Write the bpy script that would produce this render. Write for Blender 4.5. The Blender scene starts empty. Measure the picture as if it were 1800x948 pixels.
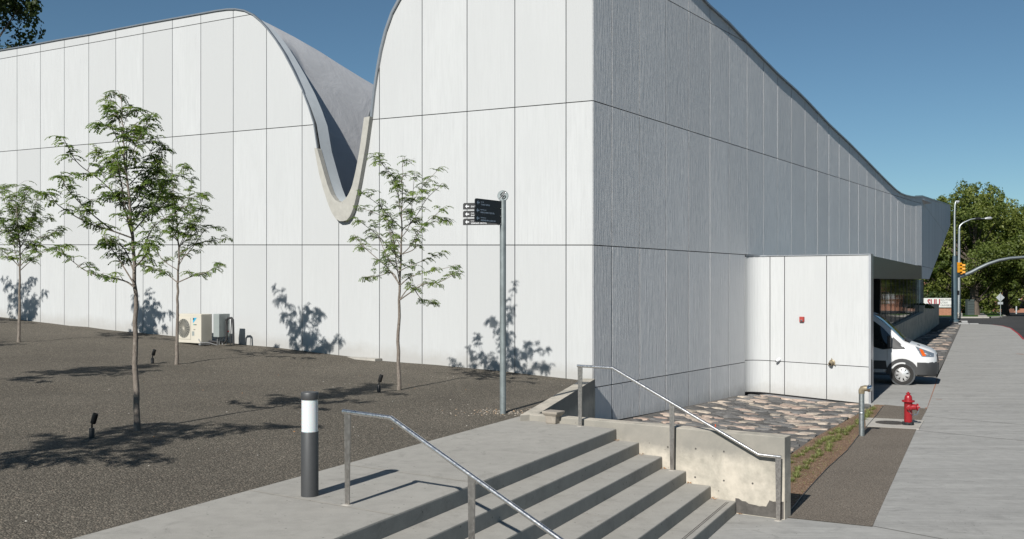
import bpy, bmesh, math, random
from mathutils import Vector, Matrix, noise
R = math.radians
# ------------------------------------------------------------------ camera, sky, sun, exposure
scn = bpy.context.scene
COL = scn.collection
FPX, CX, HY, CAMZ = 1740.0, 900.0, 498.0, 2.1        # focal length, centre, horizon in photo pixels; eye height over the landing
cam = bpy.data.cameras.new('camera'); camo = bpy.data.objects.new('camera', cam); COL.objects.link(camo)
camo.location = (0, 0, CAMZ); camo.rotation_euler = (R(90), 0, 0)
cam.lens = 36 * FPX / 1800; cam.sensor_width = 36; cam.shift_y = (HY - 474) / 1800
cam.clip_start = .1; cam.clip_end = 3000
scn.camera = camo
SUN_EL = 35.2; SD = Vector((.4472, .8944, 0)).normalized()      # SD: the way sunlight travels over the ground
w = bpy.data.worlds.new('World'); scn.world = w; w.use_nodes = True
nt = w.node_tree; bg = nt.nodes['Background']; sky = nt.nodes.new('ShaderNodeTexSky')
sky.sky_type = 'NISHITA'; sky.sun_disc = False; sky.sun_elevation = R(SUN_EL)
sky.sun_rotation = math.atan2(-SD.x, -SD.y); sky.altitude = 1780; sky.air_density = 1.0; sky.dust_density = .15; sky.ozone_density = 2.6
tint = nt.nodes.new('ShaderNodeMixRGB'); tint.blend_type = 'MULTIPLY'; tint.inputs[0].default_value = 1; tint.inputs[2].default_value = (.83, 1.0, .97, 1)
nt.links.new(sky.outputs[0], tint.inputs[1]); nt.links.new(tint.outputs[0], bg.inputs[0]); bg.inputs[1].default_value = .051
sl = bpy.data.lights.new('sun', 'SUN'); sl.energy = 5.0; sl.angle = R(.53); sl.color = (1, .965, .905)
so = bpy.data.objects.new('sun', sl); COL.objects.link(so)
trav = Vector((SD.x * math.cos(R(SUN_EL)), SD.y * math.cos(R(SUN_EL)), -math.sin(R(SUN_EL))))
so.rotation_euler = trav.to_track_quat('-Z', 'Y').to_euler()
vs = scn.view_settings; vs.view_transform = 'Standard'; vs.look = 'None'; vs.exposure = 0.45; vs.gamma = 1
scn.cycles.max_bounces = 6; scn.cycles.use_denoising = True

# ------------------------------------------------------------------ measuring helpers
def W(px, py, Y): return Vector(((px - CX) / FPX * Y, Y, CAMZ + (HY - py) / FPX * Y))
def G(px, py, z=0.0):
    Y = (CAMZ - z) * FPX / (py - HY); return Vector(((px - CX) / FPX * Y, Y, z))
def zg(Y):                                             # level of the street-side ground
    return -.99 if Y < 13 else (-1.2 if Y > 27 else -.99 - .21 * (Y - 13) / 14)
def S(px, py, dz=0.0):
    z = -1.1
    for _ in range(12):
        Y = (CAMZ - z) * FPX / (py - HY); z = zg(Y) + dz
    return Vector(((px - CX) / FPX * Y, Y, z))
def lin(t, a, b): return a + (b - a) * t
def interp(pts, x):
    if x <= pts[0][0]: return pts[0][1]
    for (x0, y0), (x1, y1) in zip(pts, pts[1:]):
        if x <= x1: return y0 + (y1 - y0) * (x - x0) / (x1 - x0)
    return pts[-1][1]

# ------------------------------------------------------------------ materials
MATS = {}
ALB = .70                                              # albedo scale that goes with the exposure above
class NB:
    def __init__(s, name):
        s.m = bpy.data.materials.new(name); s.m.use_nodes = True; s.t = s.m.node_tree; s.n = s.t.nodes
        s.b = s.n['Principled BSDF']; s.out = s.n['Material Output']; MATS[name] = s.m
    def node(s, kind, **kw):
        n = s.n.new('ShaderNode' + kind)
        for k, v in kw.items():
            if k.startswith('i_'):
                n.inputs[k[2:].replace('_', ' ')].default_value = v
            else: setattr(n, k, v)
        return n
    def link(s, a, b): s.t.links.new(a, b)
    def coord(s, kind='Object', scale=(1, 1, 1)):
        tc = s.node('TexCoord'); mp = s.node('Mapping'); mp.inputs['Scale'].default_value = scale
        s.link(tc.outputs[kind], mp.inputs[0]); return mp.outputs[0]
    def noise(s, vec, scale, detail=4, rough=.55, dist=0):
        n = s.node('TexNoise'); n.inputs['Scale'].default_value = scale; n.inputs['Detail'].default_value = detail
        n.inputs['Roughness'].default_value = rough; n.inputs['Distortion'].default_value = dist
        s.link(vec, n.inputs['Vector']); return n.outputs['Fac']
    def ramp(s, fac, stops):
        r = s.node('ValToRGB'); e = r.color_ramp.elements
        while len(e) < len(stops): e.new(.5)
        for i, (p, c) in enumerate(stops):
            e[i].position = p; e[i].color = (c, c, c, 1) if not hasattr(c, '__len__') else (*c, 1)
        s.link(fac, r.inputs[0]); return r.outputs[0]
    def mix(s, a, b, fac, mode='MIX'):
        m = s.node('MixRGB', blend_type=mode)
        for i, v in ((1, a), (2, b), (0, fac)):
            sock = m.inputs[i]
            if isinstance(v, (int, float)): sock.default_value = v if i == 0 else (v, v, v, 1)
            elif isinstance(v, tuple): sock.default_value = (*v, 1)
            else: s.link(v, sock)
        return m.outputs[0]
    def bump(s, h, strength, dist, prev=None):
        b = s.node('Bump'); b.inputs['Strength'].default_value = strength; b.inputs['Distance'].default_value = dist
        s.link(h, b.inputs['Height'])
        if prev: s.link(prev, b.inputs['Normal'])
        return b.outputs[0]
    def fin(s, col=None, rough=.6, metal=0, normal=None, spec=.5):
        if col is not None and metal < .5: col = tuple(c * ALB for c in col) if isinstance(col, tuple) else s.mix(col, (ALB, ALB, ALB), 1, 'MULTIPLY')
        if col is not None:
            if isinstance(col, tuple): s.b.inputs['Base Color'].default_value = (*col, 1)
            else: s.link(col, s.b.inputs['Base Color'])
        if isinstance(rough, (int, float)): s.b.inputs['Roughness'].default_value = rough
        else: s.link(rough, s.b.inputs['Roughness'])
        s.b.inputs['Metallic'].default_value = metal; s.b.inputs['Specular IOR Level'].default_value = spec
        if normal: s.link(normal, s.b.inputs['Normal'])
        return s.m
def simple(name, col, rough=.6, metal=0, var=.06, scale=30, bump=0, spec=.5):
    k = NB(name); v = k.coord(); f = k.noise(v, scale, 5, .6)
    lo = tuple(c * (1 - var) for c in col); hi = tuple(min(1, c * (1 + var)) for c in col)
    c = k.ramp(f, [(.3, lo), (.7, hi)])
    return k.fin(c, rough, metal, k.bump(f, bump, .01) if bump else None, spec)

def panel_mat(name, base, streak, strength, dist, sc, tv=.88):
    # precast panel: irregular vertical ribs; UV is in metres along the wall and up
    k = NB(name); uv = k.coord('UV', (sc, sc * .045, 1)); n1 = k.noise(uv, 1.0, 3, .5, .35)
    uv2 = k.coord('UV', (sc * 2.3, sc * .12, 1)); n2 = k.noise(uv2, 1.0, 2, .5, .5)
    h = k.mix(n1, n2, .35)
    big = k.noise(k.coord('UV', (.8, .25, 1)), 1.0, 4, .6)
    st = k.noise(k.coord('UV', (5, .5, 1)), 1.0, 4, .65)
    at = k.node('Attribute', attribute_name='tone').outputs['Fac']
    c = k.mix(tuple(x * .93 for x in base), base, k.ramp(big, [(.35, 0), (.65, 1)]))
    c = k.mix(c, tuple(x * (1 - streak) for x in base), k.ramp(st, [(.45, 0), (.8, 1)]))
    c = k.mix(c, tuple(x * tv for x in base), at)
    c = k.mix(c, tuple(x * (1 - streak * 1.5) for x in base), k.ramp(h, [(.35, .8), (.55, 0)]))  # rib hollows darkened in colour too, standing in for their shade
    g = k.node('TexCoord'); sx = k.node('SeparateXYZ'); k.link(g.outputs['Object'], sx.inputs[0])
    def mth(op, a, b):
        n = k.node('Math', operation=op)
        for i, q in enumerate((a, b)):
            if isinstance(q, (int, float)): n.inputs[i].default_value = q
            else: k.link(q, n.inputs[i])
        return n.outputs[0]
    sv = mth('MULTIPLY', mth('MAXIMUM', mth('SUBTRACT', 1.7, sx.outputs['X']), 0), .0461)      # splash dirt just above the soil line
    lowz = mth('MULTIPLY', mth('GREATER_THAN', sx.outputs['X'], 1.75), 1.18)
    hh = mth('SUBTRACT', mth('SUBTRACT', sx.outputs['Z'], sv), mth('SUBTRACT', .13, lowz))
    hh = mth('ADD', hh, mth('MULTIPLY', mth('SUBTRACT', k.noise(g.outputs['Object'], 2.5, 5, .7), .5), .5))
    c = k.mix(c, (.36, .33, .29), mth('MULTIPLY', k.ramp(hh, [(.0, 1), (.30, 0)]), .38))
    return k.fin(c, .62, 0, k.bump(h, strength, dist), .3)
panel_mat('white_panel', (.64, .655, .66), .08, .35, .012, 26, .86)
panel_mat('ribbed_panel_lifted', (.92, .93, .94), .10, 1.0, .030, 29, .82)  # same precast as white_panel, colour lightened to make up for weak sunlight

def concrete(name, base, broom=0, speck=.3, var=.10, axis=0):
    k = NB(name); v = k.coord('Object')
    big = k.noise(v, .7, 5, .6); mid = k.noise(v, 5, 5, .65); fine = k.noise(v, 90, 3, .6)
    c = k.mix(tuple(x * (1 - var) for x in base), tuple(x * (1 + var * .6) for x in base), k.ramp(big, [(.3, 0), (.7, 1)]))
    c = k.mix(c, k.ramp(mid, [(.25, tuple(x * .76 for x in base)), (.6, tuple(x * 1.10 for x in base))]), .45)
    c = k.mix(c, k.ramp(fine, [(.3, .62), (.6, 1)]), speck, 'MULTIPLY')
    vo = k.node('TexVoronoi', feature='F1'); vo.inputs['Scale'].default_value = 8; k.link(v, vo.inputs['Vector'])
    sp = k.ramp(vo.outputs['Distance'], [(.05, .22), (.10, 1)])
    st = k.noise(v, 2.2, 6, .75, .8); c = k.mix(c, k.ramp(st, [(.34, .80), (.46, 1)]), .8, 'MULTIPLY')
    c = k.mix(c, sp, .7, 'MULTIPLY')
    nrm = k.bump(fine, .25, .004)
    if broom:
        tc = k.node('TexCoord'); mp = k.node('Mapping'); mp.inputs['Rotation'].default_value = (0, 0, axis); mp.inputs['Scale'].default_value = (1.2, 30, 1)
        k.link(tc.outputs['Object'], mp.inputs[0]); b = k.noise(mp.outputs[0], 1, 4, .7)
        mp2 = k.node('Mapping'); mp2.inputs['Rotation'].default_value = (0, 0, axis); mp2.inputs['Scale'].default_value = (.25, 2.6, 1)
        k.link(tc.outputs['Object'], mp2.inputs[0]); b2 = k.noise(mp2.outputs[0], 1, 5, .7)
        c = k.mix(c, k.ramp(b, [(.3, .84), (.7, 1.06)]), broom, 'MULTIPLY')
        c = k.mix(c, k.ramp(b2, [(.3, .80), (.68, 1.08)]), broom, 'MULTIPLY')
        nrm = k.bump(b, .3, .004, nrm)
    return k.fin(c, .85, 0, nrm, .25)
STREET_ANG = math.atan2(.483, 1)                       # street runs along (.483, 1)
concrete('step_concrete', (.43, .415, .38))
concrete('pave_concrete', (.45, .445, .425), .9, .2, .07, R(-4) + STREET_ANG * .6)
concrete('pale_concrete', (.50, .475, .43), 0, .2, .06)
concrete('joint', (.47, .44, .39), 0, .2, .05)
concrete('dark_joint', (.13, .12, .11), 0, .2, .05)
concrete('pad_concrete', (.48, .47, .44))
# cheek wall: board-marked, blotchy, darker under the top, tar stain at the foot (UV in metres: u along, v = world height)
k = NB('wall_concrete'); v = k.coord('Object'); uvn = k.node('TexCoord').outputs['UV']; sx = k.node('SeparateXYZ'); k.link(uvn, sx.inputs[0])
big = k.noise(v, 1.6, 6, .65, .4); mid = k.noise(v, 7, 6, .7)
c = k.mix((.42, .395, .335), (.64, .585, .495), k.ramp(big, [(.38, 0), (.58, 1)]))
c = k.mix(c, k.ramp(mid, [(.3, .72), (.6, 1.05)]), .55, 'MULTIPLY')
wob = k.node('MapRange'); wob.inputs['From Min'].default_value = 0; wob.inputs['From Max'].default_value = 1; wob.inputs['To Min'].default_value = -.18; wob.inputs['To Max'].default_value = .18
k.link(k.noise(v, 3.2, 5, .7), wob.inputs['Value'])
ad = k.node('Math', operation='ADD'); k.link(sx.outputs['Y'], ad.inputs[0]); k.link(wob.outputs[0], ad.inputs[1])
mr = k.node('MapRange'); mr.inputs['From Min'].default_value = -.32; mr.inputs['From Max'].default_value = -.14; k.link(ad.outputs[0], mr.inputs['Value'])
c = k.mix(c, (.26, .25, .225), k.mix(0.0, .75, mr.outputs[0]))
pit = k.node('TexVoronoi', feature='F1'); pit.inputs['Scale'].default_value = 5.5; k.link(v, pit.inputs['Vector'])
c = k.mix(c, k.ramp(pit.outputs['Distance'], [(.04, .25), (.075, 1)]), .7, 'MULTIPLY')
k.fin(c, .85, 0, k.bump(mid, .3, .008), .25)
simple('tar_and_hole_dark', (.10, .092, .083), .8, 0, .3, 12)
def gravel(name, stops, sc, bumpd=.012):
    k = NB(name); v = k.coord('Object')
    vo = k.node('TexVoronoi', feature='F1'); vo.inputs['Scale'].default_value = sc; k.link(v, vo.inputs['Vector'])
    sp = k.node('SeparateColor'); k.link(vo.outputs['Color'], sp.inputs[0])
    c = k.ramp(sp.outputs[0], stops)
    vo2 = k.node('TexVoronoi', feature='F1'); vo2.inputs['Scale'].default_value = sc * 2.1; k.link(v, vo2.inputs['Vector'])
    sp2 = k.node('SeparateColor'); k.link(vo2.outputs['Color'], sp2.inputs[0])
    c = k.mix(c, k.ramp(sp2.outputs[1], stops), .5)
    c = k.mix(c, k.ramp(vo.outputs['Distance'], [(.25, 1), (.6, .45)]), .8, 'MULTIPLY')
    big = k.noise(v, .45, 5, .6); c = k.mix(c, k.ramp(big, [(.3, .80), (.7, 1.12)]), .8, 'MULTIPLY')
    inv = k.node('Math', operation='SUBTRACT'); inv.inputs[0].default_value = 1; k.link(vo.outputs['Distance'], inv.inputs[1])
    return k.fin(c, .9, 0, k.bump(inv.outputs[0], .8, bumpd), .2)
gravel('dark_gravel', [(.0, (.098, .087, .070)), (.5, (.172, .153, .124)), (.84, (.245, .218, .176)), (.90, (.46, .42, .34)), (1, (.5, .40, .32))], 52)
gravel('strip_gravel', [(.0, (.19, .16, .13)), (.5, (.29, .25, .205)), (.88, (.38, .33, .275)), (.96, (.42, .36, .30)), (1, (.5, .40, .32))], 60)
gravel('dirt', [(.0, (.17, .10, .06)), (.5, (.33, .205, .13)), (.85, (.45, .30, .20)), (.95, (.58, .43, .31)), (1, (.65, .52, .4))], 34)
k = NB('asphalt'); v = k.coord(); f = k.noise(v, 60, 4, .7); g = k.noise(v, .25, 5, .6)
k.fin(k.mix(k.ramp(f, [(.3, .035), (.7, .075)]), k.ramp(g, [(.3, .75), (.7, 1.3)]), 1, 'MULTIPLY'), .85, 0, k.bump(f, .3, .01), .3)
k = NB('lawn'); v = k.coord(); f = k.noise(v, 9, 5, .7); k.fin(k.ramp(f, [(.3, (.035, .085, .016)), (.7, (.075, .15, .03))]), .9, 0, k.bump(f, .6, .05), .2)
k = NB('earth'); v = k.coord(); f = k.noise(v, .2, 6, .7); k.fin(k.ramp(f, [(.3, (.09, .07, .05)), (.7, (.16, .13, .10))]), .95)
k = NB('stone'); v = k.coord(); a = k.node('Attribute', attribute_name='tone').outputs['Color']
f = k.noise(v, 6, 6, .7); f2 = k.noise(v, 34, 4, .7)
c = k.mix(a, k.ramp(f, [(.3, .55), (.65, 1.15)]), .8, 'MULTIPLY'); c = k.mix(c, k.ramp(f2, [(.3, .7), (.65, 1.08)]), .7, 'MULTIPLY')
k.fin(c, .85, 0, k.bump(f2, .5, .012, k.bump(f, .7, .04)), .25)
simple('mortar', (.13, .122, .112), .9, 0, .25, 20, .4)
def brushed(name, col, rough):
    k = NB(name); f = k.noise(k.coord('Object', (1, 1, 1)), 40, 4, .6)
    return k.fin(k.ramp(f, [(.3, tuple(c * .9 for c in col)), (.7, col)]), k.ramp(f, [(.3, rough * .8), (.7, rough * 1.2)]), 1.0)
brushed('stainless', (.80, .78, .76), .30)
brushed('stainless_post', (.46, .43, .40), .42)
brushed('galvanised', (.40, .43, .43), .5)
simple('dull_galvanised', (.30, .34, .345), .5, .45, .2, 8)
simple('flashing', (.68, .73, .76), .5, 0, .05, 4)
simple('lip_metal', (.30, .32, .34), .45, .7, .08, 6)
simple('fascia_metal', (.10, .15, .175), .3, .0, .15, 3, 0, .25)
simple('trim_metal', (.42, .43, .45), .35, .7, .06, 5)
k = NB('roof_membrane'); v = k.coord(); f = k.noise(v, .9, 6, .6, .6); k.fin(k.ramp(f, [(.3, (.58, .585, .60)), (.7, (.68, .685, .70))]), .6, 0, k.bump(f, .5, .06), .35)
simple('dark_joint_backing', (.035, .035, .04), .9)
simple('lip_concrete', (.46, .45, .41), .8, 0, .1, 6, .2)
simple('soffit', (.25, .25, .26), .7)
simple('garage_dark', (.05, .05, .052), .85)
k = NB('glazing'); f = k.noise(k.coord('Object', (1.6, 1.6, .35)), 1.6, 3, .5)
k.fin((.035, .04, .042), .02, 0, k.bump(f, .12, .02), 1.0); k.b.inputs['IOR'].default_value = 2.6
simple('mullion', (.10, .11, .11), .4, .6)
simple('bollard_grey', (.085, .087, .09), .5, .3, .05)
k = NB('diffuser'); k.fin((.78, .82, .84), .25, 0, None, .5); k.b.inputs['Subsurface Weight'].default_value = .3
simple('sign_black', (.016, .017, .02), .5, 0, .05)
simple('sign_white', (.80, .82, .84), .5, 0, .02)
simple('black_metal', (.022, .022, .023), .45, .3, .15)
simple('rubber', (.02, .019, .018), .8, 0, .2)
k = NB('hydrant_red'); v = k.coord(); f = k.noise(v, 9, 6, .7); k.fin(k.ramp(f, [(.3, (.30, .012, .018)), (.7, (.42, .018, .026))]), .35, 0, k.bump(k.noise(v, 120, 3), .2, .003), .5)
simple('hydrant_iron', (.05, .055, .06), .6, .4, .4, 40)
simple('brass', (.36, .30, .20), .5, .4, .3, 20)
simple('chrome', (.75, .75, .76), .1, 1.0, .05)
simple('alarm_red', (.42, .05, .04), .5, 0, .08)
simple('cream_paint', (.66, .62, .53), .5, 0, .04, 3)
simple('grille_grey', (.22, .22, .20), .6, 0, .1)
simple('fan_dark', (.06, .065, .07), .6)
simple('box_grey', (.38, .42, .41), .45, .2, .05, 3)
simple('pipe_foam', (.035, .035, .038), .8)
simple('conduit', (.38, .38, .38), .4, .4)
simple('logo_blue', (.02, .42, .72), .5); simple('logo_teal', (.02, .40, .32), .5)
simple('van_white', (.78, .79, .80), .25, 0, .015, 2)
simple('van_plastic', (.045, .046, .048), .6, 0, .1)
k = NB('van_glass'); k.fin((.012, .018, .02), .03, 0, None, .8)
k = NB('windscreen'); k.fin((.03, .045, .055), .03, 0, None, 1.0)
simple('hubcap', (.62, .62, .62), .3, .6, .05)
simple('lamp_clear', (.22, .26, .30), .08, .5, .3, 30); simple('lamp_orange', (.75, .13, .01), .3)
simple('lamp_red', (.7, .03, .02), .3)
simple('brick', (.40, .19, .12), .85, 0, .2, 6); simple('brick_tan', (.42, .30, .20), .85, 0, .15, 6)
simple('signal_yellow', (.80, .33, .01), .5, 0, .06)
simple('curb_red', (.42, .03, .035), .7, 0, .2, 8)
simple('road_paint', (.62, .62, .60), .7, 0, .12, 5)
simple('pole_teal', (.09, .14, .17), .45, .3, .1, 3)
simple('sign_back', (.62, .66, .67), .45, .4, .04)
simple('su_red', (.35, .012, .035), .5); simple('letter_dark', (.12, .12, .12), .5)
simple('sign_plaster', (.74, .75, .73), .7, 0, .04)
simple('truck_brown', (.045, .022, .012), .4, 0, .1); simple('car_blue', (.02, .035, .06), .3, .3)
simple('window_dark', (.03, .04, .05), .1, 0, .1, 3); simple('cabinet_green', (.06, .08, .08), .6)
simple('manhole_iron', (.085, .075, .065), .7, .4, .3, 30, .5)
simple('marker_orange', (.8, .12, .03), .5); simple('stone_block', (.36, .32, .27), .9, 0, .15, 18, .5)
simple('dead_leaf', (.42, .18, .05), .8, 0, .3)
k = NB('bark'); v = k.coord('Object', (1, 1, .35)); f = k.noise(v, 38, 6, .75, 1.2)
k.fin(k.ramp(f, [(.3, (.13, .105, .085)), (.55, (.25, .215, .185)), (.75, (.44, .41, .36))]), .85, 0, k.bump(f, .7, .01), .2)
simple('big_bark', (.12, .095, .075), .9, 0, .3, 6, .5)
def leafmat(name, lo, hi):
    k = NB(name); a = k.node('Attribute', attribute_name='tone').outputs['Fac']
    c = k.ramp(a, [(0, lo), (1, hi)])
    k.fin(c, .55, 0, None, .35)
    tr = k.node('BsdfTranslucent'); k.link(k.mix(c, (1.5, 1.6, .6), 1, 'MULTIPLY'), tr.inputs[0])
    ms = k.node('MixShader'); ms.inputs[0].default_value = .32
    k.link(k.b.outputs[0], ms.inputs[1]); k.link(tr.outputs[0], ms.inputs[2]); k.link(ms.outputs[0], k.out.inputs[0])
leafmat('locust_leaf', (.075, .135, .028), (.22, .29, .07))
leafmat('far_leaf', (.06, .10, .018), (.24, .27, .065))
leafmat('dark_leaf', (.025, .05, .014), (.075, .10, .03))
leafmat('grass_blade', (.12, .155, .05), (.34, .36, .14))

# ------------------------------------------------------------------ mesh helpers
class MB:
    def __init__(s): s.v = []; s.f = []; s.m = []; s.uv = {}; s.t = {}; s.mats = []; s.sm = set()
    def mi(s, mat):
        if mat not in s.mats: s.mats.append(mat)
        return s.mats.index(mat)
    def face(s, pts, mat, uv=None, tone=None, smooth=False):
        b = len(s.v); s.v += [tuple(p) for p in pts]; s.f.append(tuple(range(b, b + len(pts)))); s.m.append(s.mi(mat))
        i = len(s.f) - 1
        if uv: s.uv[i] = uv
        if tone is not None: s.t[i] = tone
        if smooth: s.sm.add(i)
    def grid(s, rows, mat, closed=False, smooth=True, tone=None):
        b = len(s.v); n = len(rows[0])
        for r in rows: s.v += [tuple(p) for p in r]
        for i in range(len(rows) - 1):
            for j in range(n if closed else n - 1):
                j2 = (j + 1) % n
                s.f.append((b + i * n + j, b + i * n + j2, b + (i + 1) * n + j2, b + (i + 1) * n + j)); s.m.append(s.mi(mat))
                if smooth: s.sm.add(len(s.f) - 1)
                if tone is not None: s.t[len(s.f) - 1] = tone
        return b
    def tube(s, pts, rad, mat, n=8, cap=True, smooth=True):
        pts = [Vector(p) for p in pts]; rad = rad if hasattr(rad, '__len__') else [rad] * len(pts); rows = []; up = None
        for i, p in enumerate(pts):
            d = (pts[min(i + 1, len(pts) - 1)] - pts[max(i - 1, 0)]).normalized()
            if up is None: up = d.orthogonal().normalized()
            up = (up - d * up.dot(d)).normalized() if (up - d * up.dot(d)).length > 1e-4 else d.orthogonal().normalized()
            q = d.cross(up)
            rows.append([p + (up * math.cos(a) + q * math.sin(a)) * rad[i] for a in [2 * math.pi * j / n for j in range(n)]])
        s.grid(rows, mat, True, smooth)
        if cap: s.face(rows[0][::-1], mat); s.face(rows[-1], mat)
    def lathe(s, prof, mat, n=24, mtx=None):
        mtx = mtx or Matrix(); rows = [[mtx @ Vector((r * math.cos(2 * math.pi * j / n), r * math.sin(2 * math.pi * j / n), z)) for j in range(n)] for r, z in prof]
        s.grid(rows, mat, True, True)
        if prof[0][0] > 1e-4: s.face(rows[0][::-1], mat)
        if prof[-1][0] > 1e-4: s.face(rows[-1], mat)
    def prism(s, poly, off, mat, capmat=None):
        # poly: 3-D points in order; off: extrusion vector
        poly = [Vector(p) for p in poly]; off = Vector(off); q = [p + off for p in poly]
        s.face(poly, capmat or mat); s.face(q[::-1], mat)
        for i in range(len(poly)):
            j = (i + 1) % len(poly); s.face([poly[j], poly[i], q[i], q[j]], mat)
    def slab(s, xy, ztop, thick, mat):
        f = ztop if callable(ztop) else (lambda x, y: ztop)
        s.prism([(p[0], p[1], f(p[0], p[1])) for p in xy], (0, 0, -thick), mat)
    def box(s, c, size, mat, rot=0.0):
        m = Matrix.Translation(Vector(c)) @ Matrix.Rotation(rot, 4, 'Z'); a, b, h = [x / 2 for x in size]
        P = lambda x, y, z: m @ Vector((x, y, z))
        s.prism([P(-a, -b, -h), P(a, -b, -h), P(a, b, -h), P(-a, b, -h)], (0, 0, 2 * h), mat)
    def build(s, name, parent=None, bevel=0, weld=False, loc=None):
        me = bpy.data.meshes.new(name); v = s.v
        if loc is not None: v = [(a - loc[0], b - loc[1], c - loc[2]) for a, b, c in v]
        me.from_pydata(v, [], s.f)
        for m in s.mats: me.materials.append(MATS[m])
        me.polygons.foreach_set('material_index', s.m)
        me.polygons.foreach_set('use_smooth', [i in s.sm for i in range(len(s.f))])
        if s.uv:
            l = me.uv_layers.new(name='UVMap')
            for i, u in s.uv.items():
                for li, c in zip(me.polygons[i].loop_indices, u): l.data[li].uv = c
        if s.t:
            at = me.attributes.new('tone', 'FLOAT_COLOR', 'FACE')
            for i, t in s.t.items(): at.data[i].color = (t, t, t, 1) if not hasattr(t, '__len__') else (*t, 1)
        me.update()
        o = bpy.data.objects.new(name, me); COL.objects.link(o)
        if loc is not None: o.location = loc
        if parent is not None:
            o.parent = parent
            if loc is None and parent.matrix_basis != Matrix(): o.matrix_parent_inverse = parent.matrix_basis.inverted()
            elif loc is not None: o.matrix_parent_inverse = parent.matrix_basis.inverted()
        if weld or bevel or s.sm:
            bm = bmesh.new(); bm.from_mesh(me)
            if weld or bevel:
                bmesh.ops.remove_doubles(bm, verts=bm.verts, dist=1e-4)
                bmesh.ops.recalc_face_normals(bm, faces=bm.faces)
            if bevel:
                e = [e for e in bm.edges if len(e.link_faces) == 2 and e.calc_face_angle(0) > .6]
                bmesh.ops.bevel(bm, geom=e, offset=bevel, segments=2, affect='EDGES', profile=.6)
            if s.sm:
                for e in bm.edges:
                    if len(e.link_faces) == 2 and e.calc_face_angle(0) > .7: e.smooth = False
            bm.to_mesh(me); bm.free()
        return o
def thing(name, label, cat, loc=(0, 0, 0), group=None, kind=None):
    o = bpy.data.objects.new(name, None); COL.objects.link(o); o.location = loc; o.empty_display_size = .2
    return tag(o, label, cat, group, kind)
def tag(o, label=None, cat=None, group=None, kind=None):
    if label: o['label'] = label
    if cat: o['category'] = cat
    if group: o['group'] = group
    if kind: o['kind'] = kind
    return o
def text_mesh(name, txt, size, mat, mtx, parent, ext=.002, align='LEFT', bold=0):
    cu = bpy.data.curves.new(name, 'FONT'); cu.body = txt; cu.size = size; cu.extrude = ext; cu.align_x = align; cu.offset = bold
    cu.resolution_u = 2
    t = bpy.data.objects.new(name, cu); COL.objects.link(t); dg = bpy.context.evaluated_depsgraph_get(); dg.update()
    me = bpy.data.meshes.new_from_object(t.evaluated_get(dg)); bpy.data.objects.remove(t)
    me.transform(mtx); me.materials.clear(); me.materials.append(MATS[mat])
    o = bpy.data.objects.new(name, me); COL.objects.link(o); o.parent = parent
    o.matrix_parent_inverse = parent.matrix_basis.inverted(); return o

# ------------------------------------------------------------------ building frame
C0 = Vector((1.706, 20.9, 0))
dL = Vector((-1.519, 1, 0)).normalized(); dR = Vector((.655, 1, 0)).normalized()
nL = Vector((-dL.y, dL.x, 0)); nL = nL if nL.y < 0 else -nL      # outward (towards the camera)
nR = Vector((dR.y, -dR.x, 0))                                    # outward, street side
dS = Vector((.483, 1, 0)).normalized(); nS = Vector((dS.y, -dS.x, 0))
def on(px, P, d):
    k = (px - CX) / FPX; return (k * P.y - P.x) / (d.x - k * d.y)
def zat(py, Y): return CAMZ + (HY - py) / FPX * Y
def sL(px): return on(px, C0, dL)
def sR(px): return on(px, C0, dR)
def pL(px, py): s = sL(px); return s, zat(py, (C0 + dL * s).y)
def pR(px, py): s = sR(px); return s, zat(py, (C0 + dR * s).y)
# ------------------------------------------------------------------ ground, roads, pavements
def zfar(Y): return -1.33 if Y < 100 else -1.33 - .026 * (min(Y, 300) - 100)
m = MB(); ys = [-1500, -100, 0, 50, 100, 150, 200, 250, 300, 500, 1000, 2500]
m.grid([[(x, y, zfar(y) - .05) for x in (-2000, -200, 0, 200, 600, 2500)] for y in ys], 'earth', smooth=False)
tag(m.build('ground'), kind='structure')
def curbX(Y): return 30 + .483 * (Y - 58)
m = MB()
m.grid([[(curbX(y) - 1.2, y, zfar(y)), (curbX(y) + 10, y, zfar(y) + .05), (curbX(y) + 21, y, zfar(y))] for y in (-60, 0, 40, 76, 100, 125, 150, 200, 250, 300, 500)], 'asphalt', smooth=False)
m.grid([[(x, 72, -1.336), (x, 88, -1.325), (x, 99, -1.336)] for x in (-200, -50, 20, 60)], 'asphalt', smooth=False)
tag(m.build('road'), kind='structure')

K0 = Vector((1.508, 14.30, 0)); KD = Vector((.3004, -.202, 0)); dK = KD.normalized(); RISE = .165
def K(k): return K0 + KD * k
# pavement: plaza at the foot of the steps and the long pavement beside the street
SW = [S(1533, 925), S(1612, 752), S(1647, 665), S(1690, 570)]
def swL(Y): return interp([(p.y, p.x) for p in SW], Y) if Y > SW[0].y else SW[0].x - .47 * (SW[0].y - Y)
corner = [S(1800, 597), S(1790, 586.5), S(1777, 577), S(1762, 573), S(1745, 571), S(1720, 569.8)]
def swR(Y):
    if Y < corner[0].y: return curbX(Y) + corner[0].x - curbX(corner[0].y)
    return interp([(p.y, p.x) for p in corner], Y)
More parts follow.
